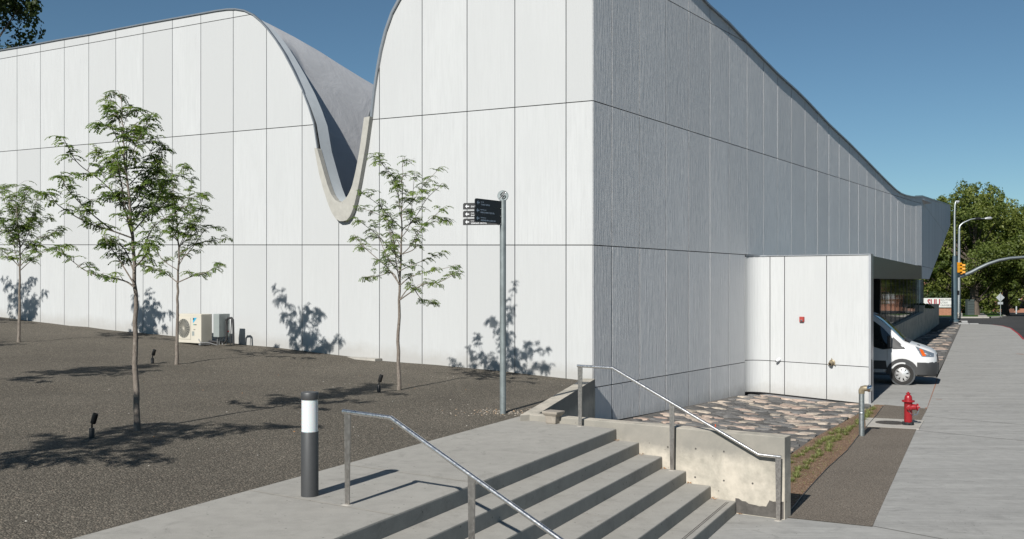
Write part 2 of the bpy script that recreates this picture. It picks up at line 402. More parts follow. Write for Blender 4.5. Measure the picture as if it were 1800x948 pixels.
# right edge rounds the corner: list of (right x, y) rows
m = MB(); rows = []
k5 = K(5)
for Y in (-12, -4, 2, 6, 9, 11, 12.6, 12.96, 13.3):
    rows.append((k5.x - .483 * (k5.y - Y) - .08, swR(Y), Y))
rows2 = [(swL(Y), swR(Y), Y) for Y in (13.3, 16, 20, 24, 27, 35, 45, 55, corner[0].y, corner[1].y, corner[2].y, corner[3].y, corner[4].y)]
rows2.append((SW[3].x, corner[5].x, corner[5].y))
for rr in (rows, rows2):
    m.grid([[(a, y, zg(y)), (b, y, zg(y))] for a, b, y in rr], 'pave_concrete', smooth=False)
    m.grid([[(b, y, zg(y)), (b + .01, y, zg(y) - .16)] for a, b, y in rr], 'pale_concrete', smooth=False)
a, b, y = rows2[-1]; m.face([(a, y, zg(y)), (b, y, zg(y)), (b, y, zg(y) - .2), (a, y, zg(y) - .2)], 'pale_concrete')
m.grid([[(a - .01, y, zg(y) - .2), (a, y, zg(y))] for a, b, y in rows2], 'pale_concrete', smooth=False)
def strip(mb, pts, wd, mat, dz):
    pts = [Vector(p) for p in pts]; n = len(pts); L = []; Rr = []
    for i, p in enumerate(pts):
        d = (pts[min(i + 1, n - 1)] - pts[max(i - 1, 0)]); d.z = 0; d.normalize(); q = Vector((-d.y, d.x, 0)) * wd / 2
        L.append(p + q + Vector((0, 0, dz))); Rr.append(p - q + Vector((0, 0, dz)))
    mb.grid([[l, r] for l, r in zip(L, Rr)], mat, smooth=False)
jd = (S(1798, 747) - S(1626, 732)); jd.z = 0; jd.normalize()
def joint(px, py, L=4.3):
    p = S(px, py); return [Vector((p.x + jd.x * t, p.y + jd.y * t, zg(p.y + jd.y * t))) for t in (0, L / 2, L)]
strip(m, joint(1626, 732), .018, 'dark_joint', .004); strip(m, joint(1613, 757), .018, 'dark_joint', .004)
for px, py in ((1533, 925), (1651, 655), (1668, 618), (1677, 598)): strip(m, joint(px, py), .014, 'dark_joint', .004)
strip(m, [Vector((swL(y) + .02, y, zg(y))) for y in (25.3, 27, 30, 34.2)], .05, 'brick', .004)
strip(m, [S(1787, 622), S(1806, 624)], .13, 'brick', .004); strip(m, [S(1645, 702), S(1656, 702.6)], .05, 'brick', .004)
o = m.build('pavement'); tag(o, kind='structure')
m = MB(); strip(m, [Vector((p.x - .02, p.y, zg(p.y))) for p in corner[:5]], .11, 'curb_red', .004)
strip(m, [Vector((p.x + .02, p.y, zg(p.y) - .08)) for p in corner[:5]], .05, 'curb_red', .0); tag(m.build('kerb_paint'), kind='structure')
m = MB()
for i in range(2): m.slab([(curbX(88) - 2.0 + i * .9 - 4.9, 81 + i * 5.2), (curbX(88) - 1.3 + i * .9 - 4.9, 81 + i * 5.2), (curbX(88) + .2 + i * .9 - 4.9, 84.5 + i * 5.2), (curbX(88) - .6 + i * .9 - 4.9, 84.5 + i * 5.2)], -1.322, .002, 'road_paint')
for i in range(2): m.slab([(36.5 + i * 2.2, 80.8 + i * 5), (37.3 + i * 2.2, 80.8 + i * 5), (39.3 + i * 2.2, 85.2 + i * 5), (38.4 + i * 2.2, 85.2 + i * 5)], -1.322, .002, 'road_paint')
tag(m.build('road_marking'), kind='structure')

# gravel strip, dirt, edging
EDG = [(1381, 908), (1425, 856), (1457, 822), (1490, 792), (1511, 765), (1538, 734), (1555, 711.5)]
def poly_sheet(name, px, dz, mat):
    m = MB(); m.face([S(x, y, dz) for x, y in px], mat); return tag(m.build(name), kind='structure')
poly_sheet('gravel_strip', EDG[::-1] + [(1381, 909.5), (1533.5, 925.5), (1612, 752), (1630, 718.5)][0:4], .008, 'strip_gravel')
STB = [(1536, 713), (1510, 727), (1483, 742), (1456, 756), (1431, 770), (1405, 788), (1384, 803)]
poly_sheet('dirt_bed', EDG + [(1536, 711.5)] + STB + [(1360, 818), (1360, 905)], .003, 'dirt')
J = C0 + dR * sR(1320); Fd = -dL
B = J + Fd * on(1531, J, Fd)
p1 = S(1556, 711.6); p2 = S(1629, 718.6); p3 = S(1647.5, 664)
m = MB(); vz = lambda x, y: zg(y) + .001
m.slab([(p1.x - .3, p1.y), (p2.x, p2.y), (p3.x, p3.y), (p3.x + dL.x * 14, p3.y + dL.y * 14), (B.x - 1.0 + dL.x * 8, B.y + .6 + dL.y * 8), (B.x - .25, B.y + .25)], vz, .1, 'pave_concrete')
tag(m.build('driveway'), kind='structure')
m = MB(); m.slab([S(1520.6, 735)[:2], S(1624.5, 740)[:2], S(1615, 755.5)[:2], S(1522, 750.5)[:2]], lambda x, y: zg(y) + .014, .06, 'pale_concrete')
tag(m.build('hydrant_pad'), kind='structure')
mp = S(1566, 744.6); m = MB(); m.lathe([(.34, .0), (.34, .006), (.30, .012), (0.0, .012)], 'manhole_iron', 32)
for i in range(6):
    a = i * math.pi / 3; m.box((.16 * math.cos(a), .16 * math.sin(a), .014), (.1, .02, .006), 'manhole_iron', a)
o = m.build('manhole_cover'); o.location = (mp.x, mp.y, mp.z + .014); tag(o, 'round dark iron cover set in the pale concrete slab beside the red hydrant', 'manhole cover')
m = MB(); e = [S(x, y, .0) for x, y in EDG]; rr = []
for i in range(len(e) - 1):
    for t in range(6): rr.append(e[i].lerp(e[i + 1], t / 6) + Vector((random.Random(i * 9 + t).uniform(-.006, .006), 0, .012)))
m.tube(rr, .009, 'black_metal', 6); tag(m.build('edging_strip'), 'thin black edging between reddish dirt bed and grey gravel strip', 'edging')

# stones
def inside(p, poly):
    c = False; j = len(poly) - 1
    for i in range(len(poly)):
        a, b = poly[i], poly[j]
        if (a[1] > p[1]) != (b[1] > p[1]) and p[0] < (b[0] - a[0]) * (p[1] - a[1]) / (b[1] - a[1]) + a[0]: c = not c
        j = i
    return c
def clip(poly, n, d):                                   # keep n.p <= d
    out = []
    for i in range(len(poly)):
        a, b = poly[i], poly[(i + 1) % len(poly)]; da = n[0] * a[0] + n[1] * a[1] - d; db = n[0] * b[0] + n[1] * b[1] - d
        if da <= 0: out.append(a)
        if da * db < 0:
            t = da / (da - db); out.append((a[0] + (b[0] - a[0]) * t, a[1] + (b[1] - a[1]) * t))
    return out
def stones(name, region, zf, sp, seed, ang, asp=1.6, gap=.011, th=.024):
    rn = random.Random(seed); ca, sa = math.cos(ang), math.sin(ang)
    to = lambda x, y: (x * ca * asp - y * sa, x * sa * asp + y * ca)
    fr = lambda X, Y: ((X * ca + Y * sa) / asp, -X * sa + Y * ca)
    rf = [fr(*p[:2]) for p in region]; x0 = min(p[0] for p in rf) - sp * 2; x1 = max(p[0] for p in rf) + sp * 2; y0 = min(p[1] for p in rf) - sp * 2; y1 = max(p[1] for p in rf) + sp * 2
    nx, ny = int((x1 - x0) / sp), int((y1 - y0) / sp); pts = {}
    for i in range(nx):
        for j in range(ny): pts[i, j] = (x0 + (i + .5 * (j % 2) + rn.uniform(-.36, .36)) * sp, y0 + (j + rn.uniform(-.36, .36)) * sp)
    m = MB()
    for (i, j), p in pts.items():
        if not inside(p, rf): continue
        g = sp * 1.3; poly = [(p[0] - g, p[1] - g), (p[0] + g, p[1] - g), (p[0] + g, p[1] + g), (p[0] - g, p[1] + g)]
        for di in (-2, -1, 0, 1, 2):
            for dj in (-2, -1, 0, 1, 2):
                q = pts.get((i + di, j + dj))
                if q is None or (di == 0 and dj == 0): continue
                n = (q[0] - p[0], q[1] - p[1]); l = math.hypot(*n); n = (n[0] / l, n[1] / l)
                poly = clip(poly, n, n[0] * (p[0] + q[0]) / 2 + n[1] * (p[1] + q[1]) / 2 - gap * rn.uniform(.5, 1.6))
                if len(poly) < 3: break
            if len(poly) < 3: break
        if len(poly) < 3: continue
        P = []
        for a in range(len(poly)):                       # rounded, uneven outline
            A, Bp = poly[a], poly[(a + 1) % len(poly)]; L = math.hypot(Bp[0] - A[0], Bp[1] - A[1])
            if L < .03: continue
            for t in ((.18, .5, .82) if L > .12 else (.5,)):
                u = 1 + rn.uniform(-.05, .03)
                x = A[0] + (Bp[0] - A[0]) * t; y = A[1] + (Bp[1] - A[1]) * t; P.append((p[0] + (x - p[0]) * u, p[1] + (y - p[1]) * u))
        if len(P) < 4: continue
        Wp = [to(*q) for q in P]; c = to(*p)
        if not all(inside(q, region) for q in Wp):
            Wp = [q if inside(q, region) else None for q in Wp]
            if sum(q is None for q in Wp) > len(Wp) * .45: continue
            Wp = [q for q in Wp if q]; 
            if len(Wp) < 4: continue
            c = (sum(q[0] for q in Wp) / len(Wp), sum(q[1] for q in Wp) / len(Wp))
        if rn.random() < .42: f = rn.uniform(.75, 1.2); g_ = rn.uniform(.92, 1.08); col = (.62 * f, .51 * f * g_, .425 * f * g_)
        else: f = rn.uniform(.55, 1.25); col = (.21 * f, .205 * f, .20 * f)
        hz = rn.uniform(-.015, .02); tx, ty = rn.uniform(-.025, .025), rn.uniform(-.025, .025); r1 = []; r2 = []; r3 = []
        for q in Wp:
            dx, dy = q[0] - c[0], q[1] - c[1]
            r1.append((q[0], q[1], zf(*q) - .03))
            k1 = .95; r2.append((c[0] + dx * k1, c[1] + dy * k1, zf(*q) + th * .75 + hz + dx * tx + dy * ty))
            k1 = .55; r3.append((c[0] + dx * k1, c[1] + dy * k1, zf(*q) + th + hz + (dx * tx + dy * ty) * k1 + rn.uniform(-.006, .008)))
        m.grid([r1, r2, r3], 'stone', True, True, tone=col)
        m.face(r3, 'stone', tone=col, smooth=True)
    return m
def dsw(x, y): return (swL(y) - x) * .9
def zst(x, y):
    t = max(0, min(1, (dsw(x, y) - 2.5) / 4)); return zg(y) - .02 + .21 * t * t * (3 - 2 * t)
stb = [S(x, y) for x, y in STB]
reg = [(3.75, 13.2), (.55, 15.35), (1.72, 20.8)] + [tuple((C0 + dR * t + nR * .10)[:2]) for t in (2, 5, 8, 9.2)] + [tuple((J + Fd * .7 + (-nL) * -.12)[:2]), tuple((B + nL * .12)[:2])] + [tuple(p[:2]) for p in stb]
m = MB(); yy = [12.9 + i * .75 for i in range(21)]
m.grid([[(x, y, zst(x, y) + .004) for x in [lin(t / 10, .3 + (y - 13) * .1, swL(y) - .3 - 1.5) for t in range(11)]] for y in yy], 'mortar')
# keep the sheet off the dirt bed: faces whose centre is outside the stone region go
keep = [i for i, f in enumerate(m.f) if True]
o = m.build('stone_bed'); bm = bmesh.new(); bm.from_mesh(o.data)
bmesh.ops.subdivide_edges(bm, edges=bm.edges[:], cuts=3, use_grid_fill=True)
big = [(q[0] - .03, q[1]) for q in reg]
bmesh.ops.delete(bm, geom=[f for f in bm.faces if not inside(f.calc_center_median(), [(.3, 13), (.3, 15.4), (1.0, 21.5), (6, 30), (11, 29)] + [tuple(p[:2]) for p in stb] + [(3.75, 13.0)])], context='FACES')
bm.to_mesh(o.data); bm.free(); tag(o, kind='structure')
tag(stones('stone_paving', reg, zst, .25, 5, math.atan2(-1, 1.519) + .3).build('stone_paving'), kind='structure')
def lwx(Y): return 23.3 + .488 * (Y - 57.4)
reg2 = [(p3.x - .05, p3.y + .1), (swL(45) - .05, 45), (swL(60) - .05, 60), (swL(79) - .05, 79), (lwx(82), 79), (lwx(60), 60), (lwx(45), 45), (lwx(36) + .1, 36)]
m = MB(); m.face([(x + (.04 if abs(x - swL(y)) < .2 else 0), y, -1.205) for x, y in reg2], 'mortar'); tag(m.build('stone_bed'), kind='structure')
tag(stones('stone_paving', reg2, lambda x, y: -1.215, .55, 8, STREET_ANG, 1.3, .03, .03).build('stone_paving'), kind='structure')

# gravel slope left of the steps
WG = [(-60, 552), (0, 558), (100, 570), (200, 581), (300, 591), (430, 606), (530, 616.5), (600, 624), (660, 633), (740, 640), (820, 647), (905, 655.5), (995, 661), (1036, 665)]
WZ = sorted([(pL(x, y)) for x, y in WG])
def gz(x, y):
    s = (Vector((x, y, 0)) - C0).dot(dL); z = interp(WZ, s)
    if s > WZ[-1][0]: z += (s - WZ[-1][0]) * .02
    # landing back edge
    d = (Vector((x, y, 0)) - Vector((-3.64, 8.12, 0))).dot(Vector((-.894, .447, 0)))
    dw = (Vector((x, y, 0)) - Vector((.12, 15.05, 0))).dot(Vector((-.973, .23, 0)))   # retaining wall
    t = max(0, min(1, (d + .02) / 3.2)); t = t * t * (3 - 2 * t)
    z = -.012 + z * t + .012 * t
    if y > 15.5:
        u = max(0, min(1, dw / 1.2)); z = lin(max(0, min(1, (y - 15.6) / .5)), z, lin(u, max(.05, min(z, .08)), z))
    return z + (noise.noise(Vector((x * .9, y * .9, 3))) * .03 + noise.noise(Vector((x * 3.1, y * 3.1, 7))) * .008) * min(1, max(0, d))
def edgeX(y):
    if y < 15.66: return -3.64 + (y - 8.12) * .5 + .06
    if y < 20.9: return .20 + (y - 15.06) * .246
    return 1.706 - 1.519 * (y - 20.9) + .1
m = MB(); rows = []; yv = [-8 + i * .35 for i in range(67)] + [15.7 + i * .3 for i in range(19)] + [21.2 + i * .5 for i in range(50)]
tt = [(i / 90) ** 1.7 for i in range(91)]
for y in yv:
    e = edgeX(y); rows.append([(e - t * 45, y, gz(e - t * 45, y)) for t in tt])
m.grid(rows, 'dark_gravel')
tag(m.build('gravel_bed'), kind='structure')
rn = random.Random(4); m = MB()                          # a few loose pale stones and leaves on the gravel
for i in range(120):
    y = rn.uniform(8.2, 22); x = edgeX(y) - .2 - abs(rn.gauss(0, 5)); 
    if inside((x, y), [(-40, 0), (2, 0), (2, 21), (-40, 45)]) and x > -14:
        r = rn.uniform(.006, .014); z = gz(x, y); a = rn.uniform(0, 6)
        P = [(x + r * math.cos(a + j * 1.05) * rn.uniform(.7, 1.2), y + r * math.sin(a + j * 1.05) * rn.uniform(.7, 1.2), z) for j in range(6)]
        top = (x, y, z + r * .8); mt = 'pale_concrete' if rn.random() < .8 else 'dead_leaf'
        for j in range(6): m.face([P[j], P[(j + 1) % 6], top], mt)
for i in range(260):                                       # tan spoil thrown up round the signpost
    a = rn.uniform(0, 6.28); q = abs(rn.gauss(0, .42)); x, y = -.1 + q * 1.3 * math.cos(a), 15.95 + q * .6 * math.sin(a)
    if x > edgeX(y) - .03: continue
    r = rn.uniform(.007, .02); z = gz(x, y) - .002; P = [(x + r * math.cos(j * 1.05) * rn.uniform(.7, 1.2), y + r * math.sin(j * 1.05) * rn.uniform(.7, 1.2), z) for j in range(6)]
    for j in range(6): m.face([P[j], P[(j + 1) % 6], (x, y, z + r * .7)], 'stone_block' if i % 3 else 'brick_tan')
tag(m.build('loose_stones'), 'scattered pale pebbles and dry leaf bits lying on the dark gravel', 'pebbles', kind='stuff')

# ------------------------------------------------------------------ steps
st = thing('staircase', 'wide grey concrete steps with landing going down to the pavement', 'steps', (0, 0, 0))
m = MB(); bl = lambda y: Vector((-3.64 + (y - 8.12) * .5, y, 0))
m.slab([(.126, 15.66), (.16, 15.24), K0[:2], (K0 - dS * 22)[:2], bl(-7)[:2]], 0, .3, 'step_concrete')
o = m.build('landing', st, bevel=.018)
m = MB()
def jline(px, py, L):
    p = G(px, py); return [p, p + dK * L]
def toedge(p):                                            # length along dK until the landing edge
    n = nS; return (K0 - p).dot(n) / dK.dot(n)
def toback(p):
    n = Vector((-.894, .447, 0)); return (Vector((-3.64, 8.12, 0)) - p).dot(n) / dK.dot(n)
for px, py in ((655, 899), (760, 838), (500, 906)):
    p = G(px, py)
    if px == 500: continue
    strip(m, [p + dK * (toback(p) + .01), p + dK * (toedge(p) - .01)], .02, 'joint', .003)
m.build('joint', st)
for k in range(1, 6):
    a = K(k - 1) + nS * -.004; b = K(k); m = MB()
    m.slab([a[:2], b[:2], (b - dS * 22)[:2], (a - dS * 22)[:2]], -RISE * k, .34, 'step_concrete')
    o = m.build('step', st, bevel=.016)
    m = MB()
    if k in (1, 3, 2):
        q = K(k - 1) - dS * (3.0 if k == 1 else 3.05); strip(m, [q + nS * .01, q + dK * .33], .009, 'joint', .003 - RISE * k)
    if k == 5:
        for off in (.075, .10): strip(m, [b - nS * off - dS * .12, b - nS * off - dS * 20], .010, 'dark_joint', .003 - RISE * k)
    if m.f: m.build('joint', st)
m = MB(); rn = random.Random(9)
for k in range(0, 7):
    for _ in range(9 if k else 0):
        q = K(k - 1) - dS * abs(rn.gauss(.05, .08)) + nS * rn.uniform(.02, .10); r = rn.uniform(.012, .03)
        zz = -RISE * k + .004; m.face([q + Vector((rn.uniform(-r, r), rn.uniform(-r, r), zz + rn.uniform(0, .02))) for _ in range(3)], 'dead_leaf')
tag(m.build('dry_leaves'), 'small orange dry leaves caught in the step corners by the cheek wall', 'leaves', kind='stuff')

# cheek wall and retaining wall (UV: v = world height)
def height_uv(o, d):
    me = o.data; l = me.uv_layers.get('UVMap') or me.uv_layers.new(name='UVMap')
    for p in me.polygons:
        for li in p.loop_indices:
            v = me.vertices[me.loops[li].vertex_index].co; l.data[li].uv = (v.dot(d), v.z if p.normal.z < .7 else -.6)
TK = Vector((-dK.y, dK.x, 0)) * -1; TK = TK if TK.y > 0 else -TK
E0 = Vector((.126, 15.23, 0)); E1 = K0 + dK * (1.366 * 1.81)
cw = thing('cheek_wall', 'low concrete wall closing the right end of the steps', 'wall', (0, 0, 0))
split = K0 + dK * .92
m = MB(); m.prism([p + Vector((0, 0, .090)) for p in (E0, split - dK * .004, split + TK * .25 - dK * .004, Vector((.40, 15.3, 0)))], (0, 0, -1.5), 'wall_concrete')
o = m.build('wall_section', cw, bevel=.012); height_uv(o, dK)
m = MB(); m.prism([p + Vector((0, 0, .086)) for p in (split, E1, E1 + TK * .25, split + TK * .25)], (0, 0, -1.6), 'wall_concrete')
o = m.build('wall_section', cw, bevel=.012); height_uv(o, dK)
m = MB(); rn = random.Random(2)
fz = lambda t, z: K0 + dK * t + Vector((0, 0, z)) - TK * .003
t0 = (Vector((2.98, 13.3, 0)) - K0).dot(dK) + .02; t1 = t0 + .66; up = [(t0 + (t1 - t0) * i / 14, -.80 + (.04 if i > 9 else 0) - .05 * (3 < i < 10) + rn.uniform(-.015, .015)) for i in range(15)]
for i in range(14): m.face([fz(up[i][0], -.982), fz(up[i + 1][0], -.982), fz(*up[i + 1]), fz(*up[i])], 'tar_and_hole_dark')
for px, py in ((1223, 789), (1272.5, 794), (1222, 839), (1272.5, 845), (1323, 850), (1174, 786)):
    t = on(px, K0, dK); z = zat(py, (K0 + dK * t).y)
    m.face([fz(t + .014 * math.cos(a), z + .014 * math.sin(a)) for a in [i * math.pi / 4 for i in range(8)]], 'tar_and_hole_dark')  # tie holes: flat dark discs stand for their shaded insides
m.build('stain_and_holes', cw)
rw = thing('retaining_wall', 'concrete retaining wall between the dark gravel and the sunken stone paving', 'wall', (0, 0, 0))
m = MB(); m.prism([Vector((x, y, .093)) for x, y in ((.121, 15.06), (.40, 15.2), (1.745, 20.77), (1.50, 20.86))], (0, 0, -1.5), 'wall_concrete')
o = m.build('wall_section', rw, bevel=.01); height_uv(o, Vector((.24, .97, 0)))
# ------------------------------------------------------------------ museum building
bd = thing('museum_building', 'large white panelled building with wave shaped roof and a concrete rimmed notch', 'building', (0, 0, 0))
OUT = [(-150, 118), (-100, 109), (0, 90), (50, 81.5), (100, 72), (158, 62), (204, 53), (250, 44), (303, 34.5), (350, 26), (380, 20.5), (400, 17.8), (415, 17.5), (430, 20), (445, 27), (458, 38), (470, 51), (485, 71), (499, 93), (516, 125), (532, 159), (543, 188), (552, 217), (558.5, 261), (567, 306), (575, 335), (583, 359), (589, 374), (596, 385), (605, 390.6), (616, 387.5), (622, 380), (627, 368), (632, 348), (638, 319), (649, 257), (656, 206), (661, 160), (667, 120), (673, 87), (681, 55), (692, 24), (705, 0), (730, -45), (765, -90), (810, -125), (870, -152), (950, -175), (1042, -190)]
INN = [(564, 263), (576, 306), (582, 326), (588, 342), (596, 353), (605, 357), (613, 351), (619, 342), (625, 328), (631, 303), (638, 266), (646, 208)]
zoutL = sorted(pL(x, y) for x, y in OUT)
RO = [(1042, -190), (1090, -148), (1140, -100), (1190, -46), (1233, -1), (1245, 12), (1278.5, 42), (1311, 76), (1339.6, 105.5), (1366, 132), (1400, 162.5), (1417.7, 180), (1455.7, 220), (1490, 252), (1524, 286), (1552.6, 315), (1566, 328), (1573.5, 335), (1582, 341), (1590.5, 344.3), (1600, 346.3), (1607.6, 347), (1620, 346)]
zoutR = sorted(pR(x, y) for x, y in RO)
def linefn(f, a, b):
    (s0, z0), (s1, z1) = f(*a), f(*b); return lambda s: z0 + (z1 - z0) * (s - s0) / (s1 - s0)
def panels(mb, P, N, cols, ztop, rows, mat, seed, gap=.011, n=6, depth=.045, fine=(), tilt=0, hgap=.010):
    """P(u): foot point, N(u): outward normal; rows: list of z(u) from the bottom up; ztop(u) outline"""
    rn = random.Random(seed)
    for ci, (u0, u1) in enumerate(zip(cols, cols[1:])):
        a, b = u0 + gap, u1 - gap; nn = 40 if ci in fine else n
        us = [a + (b - a) * i / nn for i in range(nn + 1)]
        for ri in range(len(rows)):
            lo = rows[ri]; hi = rows[ri + 1] if ri + 1 < len(rows) else (lambda u: 99)
            t = rn.random() ** 2 * .9; ou, ov = rn.uniform(0, 50), rn.uniform(0, 50); pts = []
            for u in us:
                z0 = lo(u) + (hgap if ri else 0); z1 = min(hi(u) - hgap, ztop(u)); pts.append((u, z0, z1))
            tl = rn.uniform(-tilt, tilt); bw = rn.uniform(-tilt, tilt)
            off = lambda u: N(u) * (tl * ((u - a) / (b - a) - .5) + bw * 2 * ((u - a) / (b - a)) * (1 - (u - a) / (b - a)))
            for (ua, a0, a1), (ub, b0, b1) in zip(pts, pts[1:]):
                if a1 - a0 < .01 and b1 - b0 < .01: continue
                a1, b1 = max(a0, a1), max(b0, b1)
                A, Bq = P(ua) + off(ua), P(ub) + off(ub); za = Vector((0, 0, a0)); 
                q = [A + Vector((0, 0, a0)), Bq + Vector((0, 0, b0)), Bq + Vector((0, 0, b1)), A + Vector((0, 0, a1))]
                mb.face(q, mat, [(ua + ou, a0 + ov), (ub + ou, b0 + ov), (ub + ou, b1 + ov), (ua + ou, a1 + ov)], t)
                ia, ib = -N(ua) * depth, -N(ub) * depth
                mb.face([q[1], q[0], q[0] + ia, q[1] + ib], mat, None, t); mb.face([q[3], q[2], q[2] + ib, q[3] + ia], mat, None, t)
            for (u, z0, z1), sg in ((pts[0], 0), (pts[-1], 1)):
                if z1 - z0 > .01:
                    A = P(u); q = [A + Vector((0, 0, z0)), A + Vector((0, 0, z1))]; iv = -N(u) * depth
                    f = [q[0], q[1], q[1] + iv, q[0] + iv]; mb.face(f if sg else f[::-1], mat, None, t)
def backing(mb, P, N, us, lo, hi, mat, off=.04):
    rows = [[P(u) - N(u) * off + Vector((0, 0, lo(u))), P(u) - N(u) * off + Vector((0, 0, hi(u)))] for u in us]
    mb.grid(rows, mat, smooth=False)
LX = [1042, 995, 905, 821, 742, 667, 595.5, 531, 468.5, 410, 353, 303, 251.5, 203.5, 156, 113, 71, 30, -10, -48, -85, -120, -150]
cols = [sL(x) for x in LX]; cols[0] = .0
PL_ = lambda u: C0 + dL * u; NL_ = lambda u: nL
ztL = lambda s: interp(zoutL, s)
r1 = linefn(pL, (0, 430.5), (1042, 431)); r2 = linefn(pL, (0, 267), (1042, 177)); r3 = linefn(pL, (0, 104), (433, 27))
m = MB(); panels(m, PL_, NL_, cols, ztL, [lambda u: -.5, r1, r2, r3], 'white_panel', 3, fine=(4, 5, 6, 7, 8, 9), n=4)
m.build('white_facade', bd)
m = MB(); us = sorted(set([u for u, z in zoutL]) | set(cols)); backing(m, PL_, NL_, us, lambda u: -.6, lambda u: ztL(u) - .02, 'dark_joint_backing'); m.build('joint_backing', bd)
# ribbed facade beside the street
RX = [1042, 1075.6, 1124, 1170.3, 1210.3, 1248, 1281.5, 1313, 1342, 1367, 1391, 1415, 1437, 1457, 1475, 1493, 1509, 1524, 1539, 1553.5, 1566, 1578, 1590, 1601, 1610, 1620]
sJ = sR(1320); rad = .5
PR_ = lambda u: C0 + dR * u; NR_ = lambda u: nR
ztR = lambda s: interp(zoutR, s)
q1 = linefn(pR, (1042, 682), (1318, 635.5)); q2 = linefn(pR, (1042, 431), (1320, 448.5)); q3 = linefn(pR, (1042, 177), (1620, 358.5)); q4 = linefn(pR, (1174, 0), (1278.5, 57)); qb = linefn(pR, (1090, 737), (1318, 693))
colR = [sR(x) for x in RX]; colR[0] = .0
m = MB(); low = [c for c in colR if c < sJ - rad - .05] + [sJ - rad + .011]
panels(m, PR_, NR_, low, lambda s: q2(s) - .011, [qb, q1], 'ribbed_panel_lifted', 5, gap=.026, tilt=.004)
panels(m, PR_, NR_, colR, ztR, [lambda u: q2(u) + .009, q3, q4], 'ribbed_panel_lifted', 6, n=5, gap=.018, tilt=.004)
m.build('ribbed_facade', bd)
m = MB(); us = sorted(set([u for u, z in zoutR]) | set(low))
backing(m, PR_, NR_, low + [sJ - rad], lambda u: qb(u) - .05, lambda u: 3.0, 'dark_joint_backing', .038)
backing(m, PR_, NR_, us, lambda u: q2(u), lambda u: ztR(u) - .02, 'dark_joint_backing', .036)
backing(m, PR_, NR_, [0, sJ + .6], lambda u: -1.5, lambda u: 1, 'dark_joint_backing', .16); m.build('joint_backing', bd)
# low annex: concave corner, then a sunlit face parallel to the white facade
cen = J - dR * rad + nR * rad
def PB(u):
    if u < rad * math.pi / 2:
        a = u / rad; return cen + (-nR) * (rad * math.cos(a)) + dR * (rad * math.sin(a))
    return J + Fd * (rad + u - rad * math.pi / 2)
def NB_(u):
    if u < rad * math.pi / 2:
        a = u / rad; return (nR * math.cos(a) - dR * math.sin(a))
    return -dR
uB = lambda px: on(px, J, Fd) - rad + rad * math.pi / 2
def zB(px, py): u = uB(px); return u, zat(py, PB(u).y)
b0 = linefn(zB, (1345, 690), (1530, 710.5)); b1 = linefn(zB, (1353.5, 634.4), (1529.5, 645.7))
colB = [.011, uB(1353.5), uB(1379), uB(1453), uB(1531)]
m = MB(); panels(m, PB, NB_, colB, lambda u: 2.86, [b0, b1], 'white_panel', 8, n=10); m.build('annex_facade', bd)
m = MB(); ub = [colB[0] + (colB[-1] - colB[0]) * i / 20 for i in range(21)]
backing(m, PB, NB_, ub, lambda u: b0(u) - .04, lambda u: 2.9, 'dark_joint_backing', .035)
backing(m, PB, NB_, ub, lambda u: -1.5, lambda u: 0, 'dark_joint_backing', .14)
m.grid([[PB(u) + Vector((0, 0, 2.875)) + NB_(u) * .02, PB(u) + Vector((0, 0, 2.905)) + NB_(u) * .02, PB(u) + Vector((0, 0, 2.905)) - NB_(u) * .3] for u in ub], 'lip_metal', smooth=False)
m.build('joint_backing', bd)
m = MB(); e = PB(uB(1531)); q = e - nL * .64 if False else e + dS * .64
m.prism([e + Vector((0, 0, -1.22)), q + Vector((0, 0, -1.22)), q + Vector((0, 0, 2.9)), e + Vector((0, 0, 2.9))], -nS * .06, 'trim_metal')
m.prism([e - nS * .07 - Fd * 0 + dS * .06 + Vector((0, 0, -1.22)), q - nS * .07 + Vector((0, 0, -1.22)), q - nS * .07 + Vector((0, 0, 2.84)), e - nS * .07 + dS * .06 + Vector((0, 0, 2.84))], dL * 3.2, 'soffit')
m.build('annex_end_wall', bd)
# canopy with shiny fascia from the annex to the overhang
E = C0 + dR * sR(1620); zE = 2.96
m = MB(); a = e + dS * .66; 
topz = lambda p: 2.88 + (zE - 2.88) * (p.y - a.y) / (E.y - a.y)
cp = [a, E + nS * .01 - dS * .02, E - dR * .4 - nR * .1, J - nR * .1 + dR * .2, J + Fd * .75 + dR * .15]
m.prism([p + Vector((0, 0, topz(p) - .02)) for p in cp], (0, 0, -.63), 'fascia_metal'); m.build('fascia', bd)
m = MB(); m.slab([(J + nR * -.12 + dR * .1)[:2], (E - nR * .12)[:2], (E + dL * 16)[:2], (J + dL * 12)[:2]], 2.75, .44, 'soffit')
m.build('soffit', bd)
m = MB(); g0 = e + dS * .7
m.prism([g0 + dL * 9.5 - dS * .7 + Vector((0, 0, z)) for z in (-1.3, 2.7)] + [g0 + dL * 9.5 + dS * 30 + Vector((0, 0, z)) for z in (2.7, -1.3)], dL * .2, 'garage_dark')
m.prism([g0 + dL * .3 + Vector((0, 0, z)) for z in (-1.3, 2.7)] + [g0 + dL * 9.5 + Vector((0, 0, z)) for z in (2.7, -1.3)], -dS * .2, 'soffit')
m.build('garage_interior', bd)
